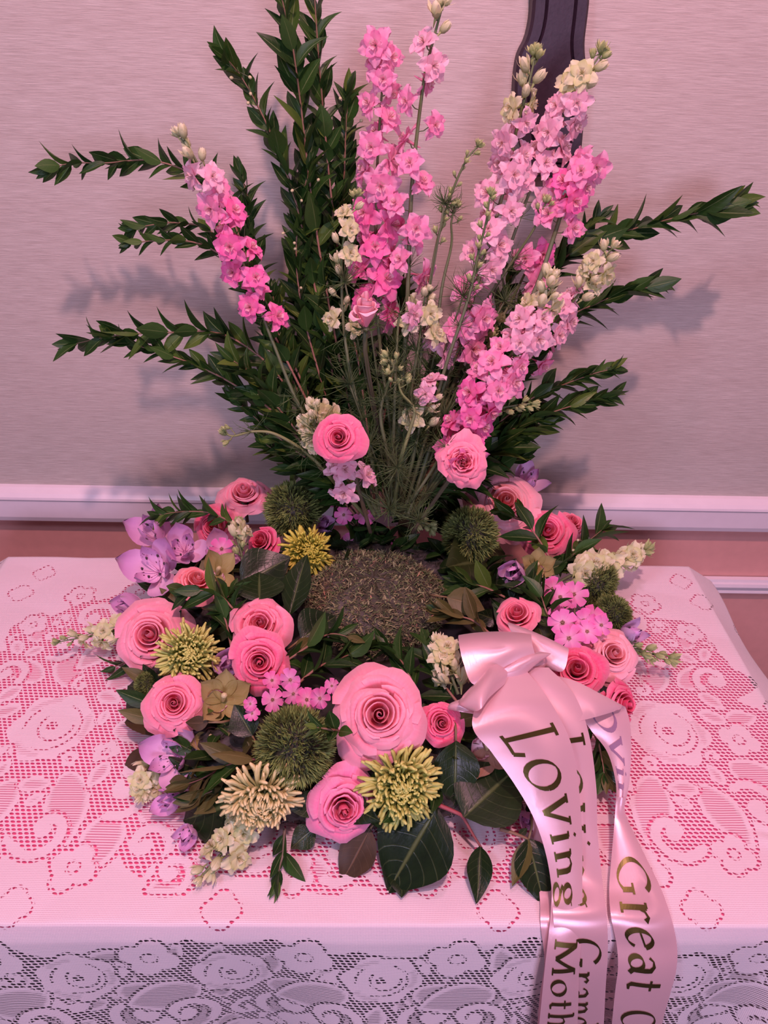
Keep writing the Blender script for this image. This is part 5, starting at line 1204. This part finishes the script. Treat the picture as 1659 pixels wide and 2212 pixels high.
GL={'L':(.62,[[(.14,.95),(.14,0)],[(0,.945),(.28,.945)],[(.0,.012),(.5,.012)],[(.5,.0),(.56,.2)]]),
 'O':(.74,[ell(.35,.36,.31,.36)]),
 'V':(.66,[[(.10,.74),(.33,.0)],[(.33,.0),(.58,.74)],[(0,.74),(.2,.74)],[(.48,.74),(.66,.74)]]),
 'i':(.26,[[(.12,X_),(.12,0)],[(.02,X_),(.14,X_)],[(.02,.0),(.22,.0)],[(.10,.80),(.15,.87)]]),
 'n':(.56,[[(.12,X_),(.12,0)],[(.02,X_),(.14,X_)],[(.12,.42),(.2,.55),(.32,.60),(.42,.52),(.44,.40),(.44,0)],[(.02,0),(.22,0)],[(.36,0),(.54,0)]]),
 'g':(.50,[ell(.22,.40,.16,.19),ell(.22,-.10,.20,.14),[(.14,.24),(.08,.14),(.2,.06),(.34,.04)],[(.34,.55),(.46,.60)]]),
 'M':(.96,[[(.14,.92),(.10,0)],[(.14,.92),(.45,.08)],[(.45,.08),(.76,.92)],[(.76,.92),(.80,0)],[(.02,.92),(.18,.92)],[(.72,.92),(.90,.92)],[(0,0),(.22,0)],[(.70,0),(.92,0)]]),
 'o':(.54,[ell(.25,.30,.22,.30)]),
 't':(.38,[[(.16,.84),(.16,.1),(.22,.02),(.34,.03)],[(.02,.58),(.32,.58)]]),
 'h':(.56,[[(.12,.95),(.12,0)],[(.02,.95),(.14,.95)],[(.12,.42),(.2,.55),(.32,.60),(.42,.52),(.44,.40),(.44,0)],[(.02,0),(.22,0)],[(.36,0),(.54,0)]]),
 'e':(.50,[ell(.25,.30,.21,.30,20,330),[(.05,.33),(.44,.40)]]),
 'r':(.42,[[(.12,X_),(.12,0)],[(.02,X_),(.14,X_)],[(.12,.40),(.2,.54),(.30,.60),(.38,.52)],[(.02,0),(.24,0)]]),
 'G':(.84,[ell(.42,.45,.36,.47,40,325),[(.70,.38),(.70,.10)],[(.56,.38),(.80,.38)]]),
 'a':(.52,[[(.08,.48),(.16,.58),(.28,.60),(.38,.52),(.39,.38),(.39,.08),(.48,.0)],ell(.22,.17,.16,.17)]),
 'd':(.56,[ell(.24,.29,.19,.29),[(.44,.95),(.44,0)],[(.34,.95),(.46,.95)],[(.44,0),(.54,.02)]]),
 'm':(.86,[[(.12,X_),(.12,0)],[(.02,X_),(.14,X_)],[(.12,.42),(.2,.55),(.30,.60),(.38,.52),(.40,.40),(.40,0)],[(.40,.42),(.48,.55),(.58,.60),(.68,.52),(.70,.40),(.70,0)],[(.02,0),(.22,0)],[(.32,0),(.48,0)],[(.62,0),(.80,0)]]),
 ' ':(.42,[])}
def lettering(tail,grid,arc,text,s0,size,u0,size_u,mirror=False,m_=None,off=.0007,gap=.10,back=False):
    nu=len(grid[0]); n=len(grid)
    def surf(u,s):
        i=0
        while i<n-2 and arc[i+1]<s: i+=1
        f=(s-arc[i])/max(1e-6,arc[i+1]-arc[i]); f=max(0,min(1,f)); x=min(max(u,0),1)*(nu-1); j=min(int(x),nu-2); g=x-j
        p=(grid[i][j].lerp(grid[i][j+1],g)).lerp(grid[i+1][j].lerp(grid[i+1][j+1],g),f)
        nr=(grid[i][j+1]-grid[i][j]).cross(grid[i+1][j]-grid[i][j]).normalized()
        if nr.dot(CAM-p)<0: nr=-nr
        return p+nr*off
    q=B(); x=0.
    thick,thin,nib=.125,.030,math.radians(25)
    for ch in text:
        adv,strokes=GL[ch]; q=B()
        for st in strokes:
            pts=[]
            for a_,b_ in zip(st[:-1],st[1:]):
                k=max(1,int(math.hypot(b_[0]-a_[0],b_[1]-a_[1])/.07))
                pts+=[(a_[0]+(b_[0]-a_[0])*i/k,a_[1]+(b_[1]-a_[1])*i/k) for i in range(k)]
            pts.append(st[-1]); m__=len(pts); P=[];
            for i,(a_,b_) in enumerate(pts):
                p0=pts[max(i-1,0)]; p1=pts[min(i+1,m__-1)]; dx,dy=p1[0]-p0[0],p1[1]-p0[1]; l=math.hypot(dx,dy) or 1; ph=math.atan2(dy,dx)
                wd=(thin+(thick-thin)*abs(math.sin(ph-nib))**1.3)*.5; nx,ny=-dy/l*wd,dx/l*wd
                for sg in (-1,1):
                    gx=x+a_+sg*nx; gy=b_+sg*ny
                    if mirror: gy=.8-gy
                    P.append((s0+gx*size, u0+gy*size_u))
            if max(p_[0] for p_ in P)>arc[-1]: continue
            W=[tuple(surf(u,s)-bow_at) for s,u in P]; q.grid(W,[(1,1,1)]*len(W),[(0,0,0)]*len(W),2,m__)
        x+=adv+gap
        if q.v:
            o=link('letter',q.mesh('letter',m_ or M_gold,False),tail); o['label']='dark mirrored letter showing through from behind' if m_ else 'shiny gold foil letter'
# tails, back to front
o4,_,_=strip('ribbon_tail',[((1120,1500),(1160,1560),'z',.10),((1140,1700),(1210,1720),'z',.045),((1158,1850),(1225,1850),'z',.012),((1166,1940),(1235,1940),'z',.006),((1168,2000),(1240,2000),'y',.303),((1176,2080),(1240,2080),'y',.291),((1165,2160),(1235,2160),'y',.283),((1155,2300),(1225,2300),'y',.274)],crown=.001)
o3,g3,a3=strip('ribbon_tail',[((1180,1455),(1195,1570),'z',.108,.100),((1240,1470),(1250,1558),'z',.112,.103),((1300,1500),(1300,1545),'z',.108,.102),((1345,1524),(1330,1534),'z',.098,.096),((1352,1530),(1260,1542),'z',.090,.088),((1362,1570),(1275,1575),'z',.080,.078),((1363,1640),(1312,1625),'z',.062,.062),((1358,1700),(1330,1690),'z',.046,.046),((1348,1745),(1330,1740),'z',.034,.034)],n=70,crown=.002)
lettering(o3,g3,a3,'OVing',.085,.040,.28,.62,True,M_ink,.0006,.06)
o5,g5,a5=strip('ribbon_tail',[((1331,1720),(1352,1722),'z',.040,.040),((1327,1780),(1352,1760),'z',.026,.026),((1321,1850),(1392,1845),'z',.016,.018),((1316,1920),(1430,1925),'z',.012,.014),((1320,1980),(1452,1990),'y',.306,.306),((1332,2040),(1463,2050),'y',.294,.293),((1335,2090),(1460,2100),'y',.284,.283),((1329,2140),(1447,2150),'y',.277,.276),((1322,2210),(1430,2215),'y',.270,.270),((1315,2300),(1418,2300),'y',.266,.266)],n=90,crown=.003)
lettering(o5,g5,a5,'Great Grandma',.052,.0410,.18,.68)
o2,g2,a2=strip('ribbon_tail',[((1100,1448),(1185,1442),'z',.122),((1130,1520),(1240,1500),'z',.114),((1160,1600),(1272,1585),'z',.095),((1178,1700),(1288,1700),'z',.062),((1186,1800),(1291,1800),'z',.036),((1190,1900),(1301,1900),'z',.018),((1195,1980),(1311,1985),'y',.305),((1200,2060),(1313,2060),'y',.290),((1198,2140),(1308,2140),'y',.280),((1195,2300),(1300,2300),'y',.268)],n=90,crown=.002)
lettering(o2,g2,a2,'LOVing Grandma',.070,.0385,.22,.68)
o1,g1,a1=strip('ribbon_tail',[((1045,1475),(1130,1440),'z',.130),((1020,1565),(1185,1510),'z',.125),((1062,1625),(1228,1590),'z',.108),((1112,1695),(1246,1665),'z',.086),((1152,1765),(1254,1745),'z',.064),((1178,1840),(1258,1820),'z',.044),((1191,1915),(1258,1905),'z',.026),((1190,1965),(1258,1965),'z',.016),((1185,2020),(1257,2020),'y',.296),((1177,2090),(1251,2090),'y',.283),((1166,2200),(1248,2200),'y',.270),((1155,2310),(1240,2310),'y',.263)],n=100,crown=.002)
lettering(o1,g1,a1,'LOVing Mother',.060,.0400,.22,.68)
# loops
strip('bow_loop',[((1150,1445),(1172,1440),'z',.105),((1120,1395),(1215,1450),'z',.118),((1098,1352),(1228,1410),'z',.128),((1100,1345),(1226,1400),'z',.122),((1108,1360),(1220,1412),'z',.105),((1150,1420),(1190,1440),'z',.100)],crown=.0015)
strip('bow_loop',[((1075,1478),(1160,1430),'z',.118),((1022,1478),(1158,1432),'z',.128),((1002,1435),(1156,1415),'z',.140),((993,1400),(1150,1392),'z',.146),((990,1376),(1148,1373),'z',.142),((993,1374),(1147,1371),'z',.130),((1000,1400),(1147,1395),'z',.115),((1060,1440),(1150,1430),'z',.108)],crown=.003)
strip('bow_loop',[((1090,1478),(1086,1438),'z',.132),((1058,1506),(1068,1436),'z',.142),((1040,1530),(1045,1455),'z',.146),((1024,1536),(1004,1505),'z',.138),((1003,1524),(1002,1500),'z',.130),((1030,1500),(1036,1470),'z',.118),((1090,1470),(1090,1450),'z',.115)],crown=.005)
strip('bow_loop',[((1025,1500),(1030,1536),'z',.120),((990,1512),(1005,1536),'z',.120),((972,1520),(978,1534),'z',.114),((980,1525),(985,1536),'z',.104),((1030,1520),(1040,1545),'z',.100)],crown=.003)
strip('bow_loop',[((1095,1470),(1150,1440),'z',.128),((1080,1455),(1180,1420),'z',.135),((1110,1432),(1190,1412),'z',.138),((1140,1425),(1180,1410),'z',.130)],crown=.004)
q=B(); q.tube([PZ(1100,1462,.110)-bow_at,PZ(1125,1448,.118)-bow_at,PZ(1160,1432,.118)-bow_at,PZ(1180,1425,.110)-bow_at],[.007,.009,.008,.006],12)
link('knot',q.mesh('knot',M_satin),bow)
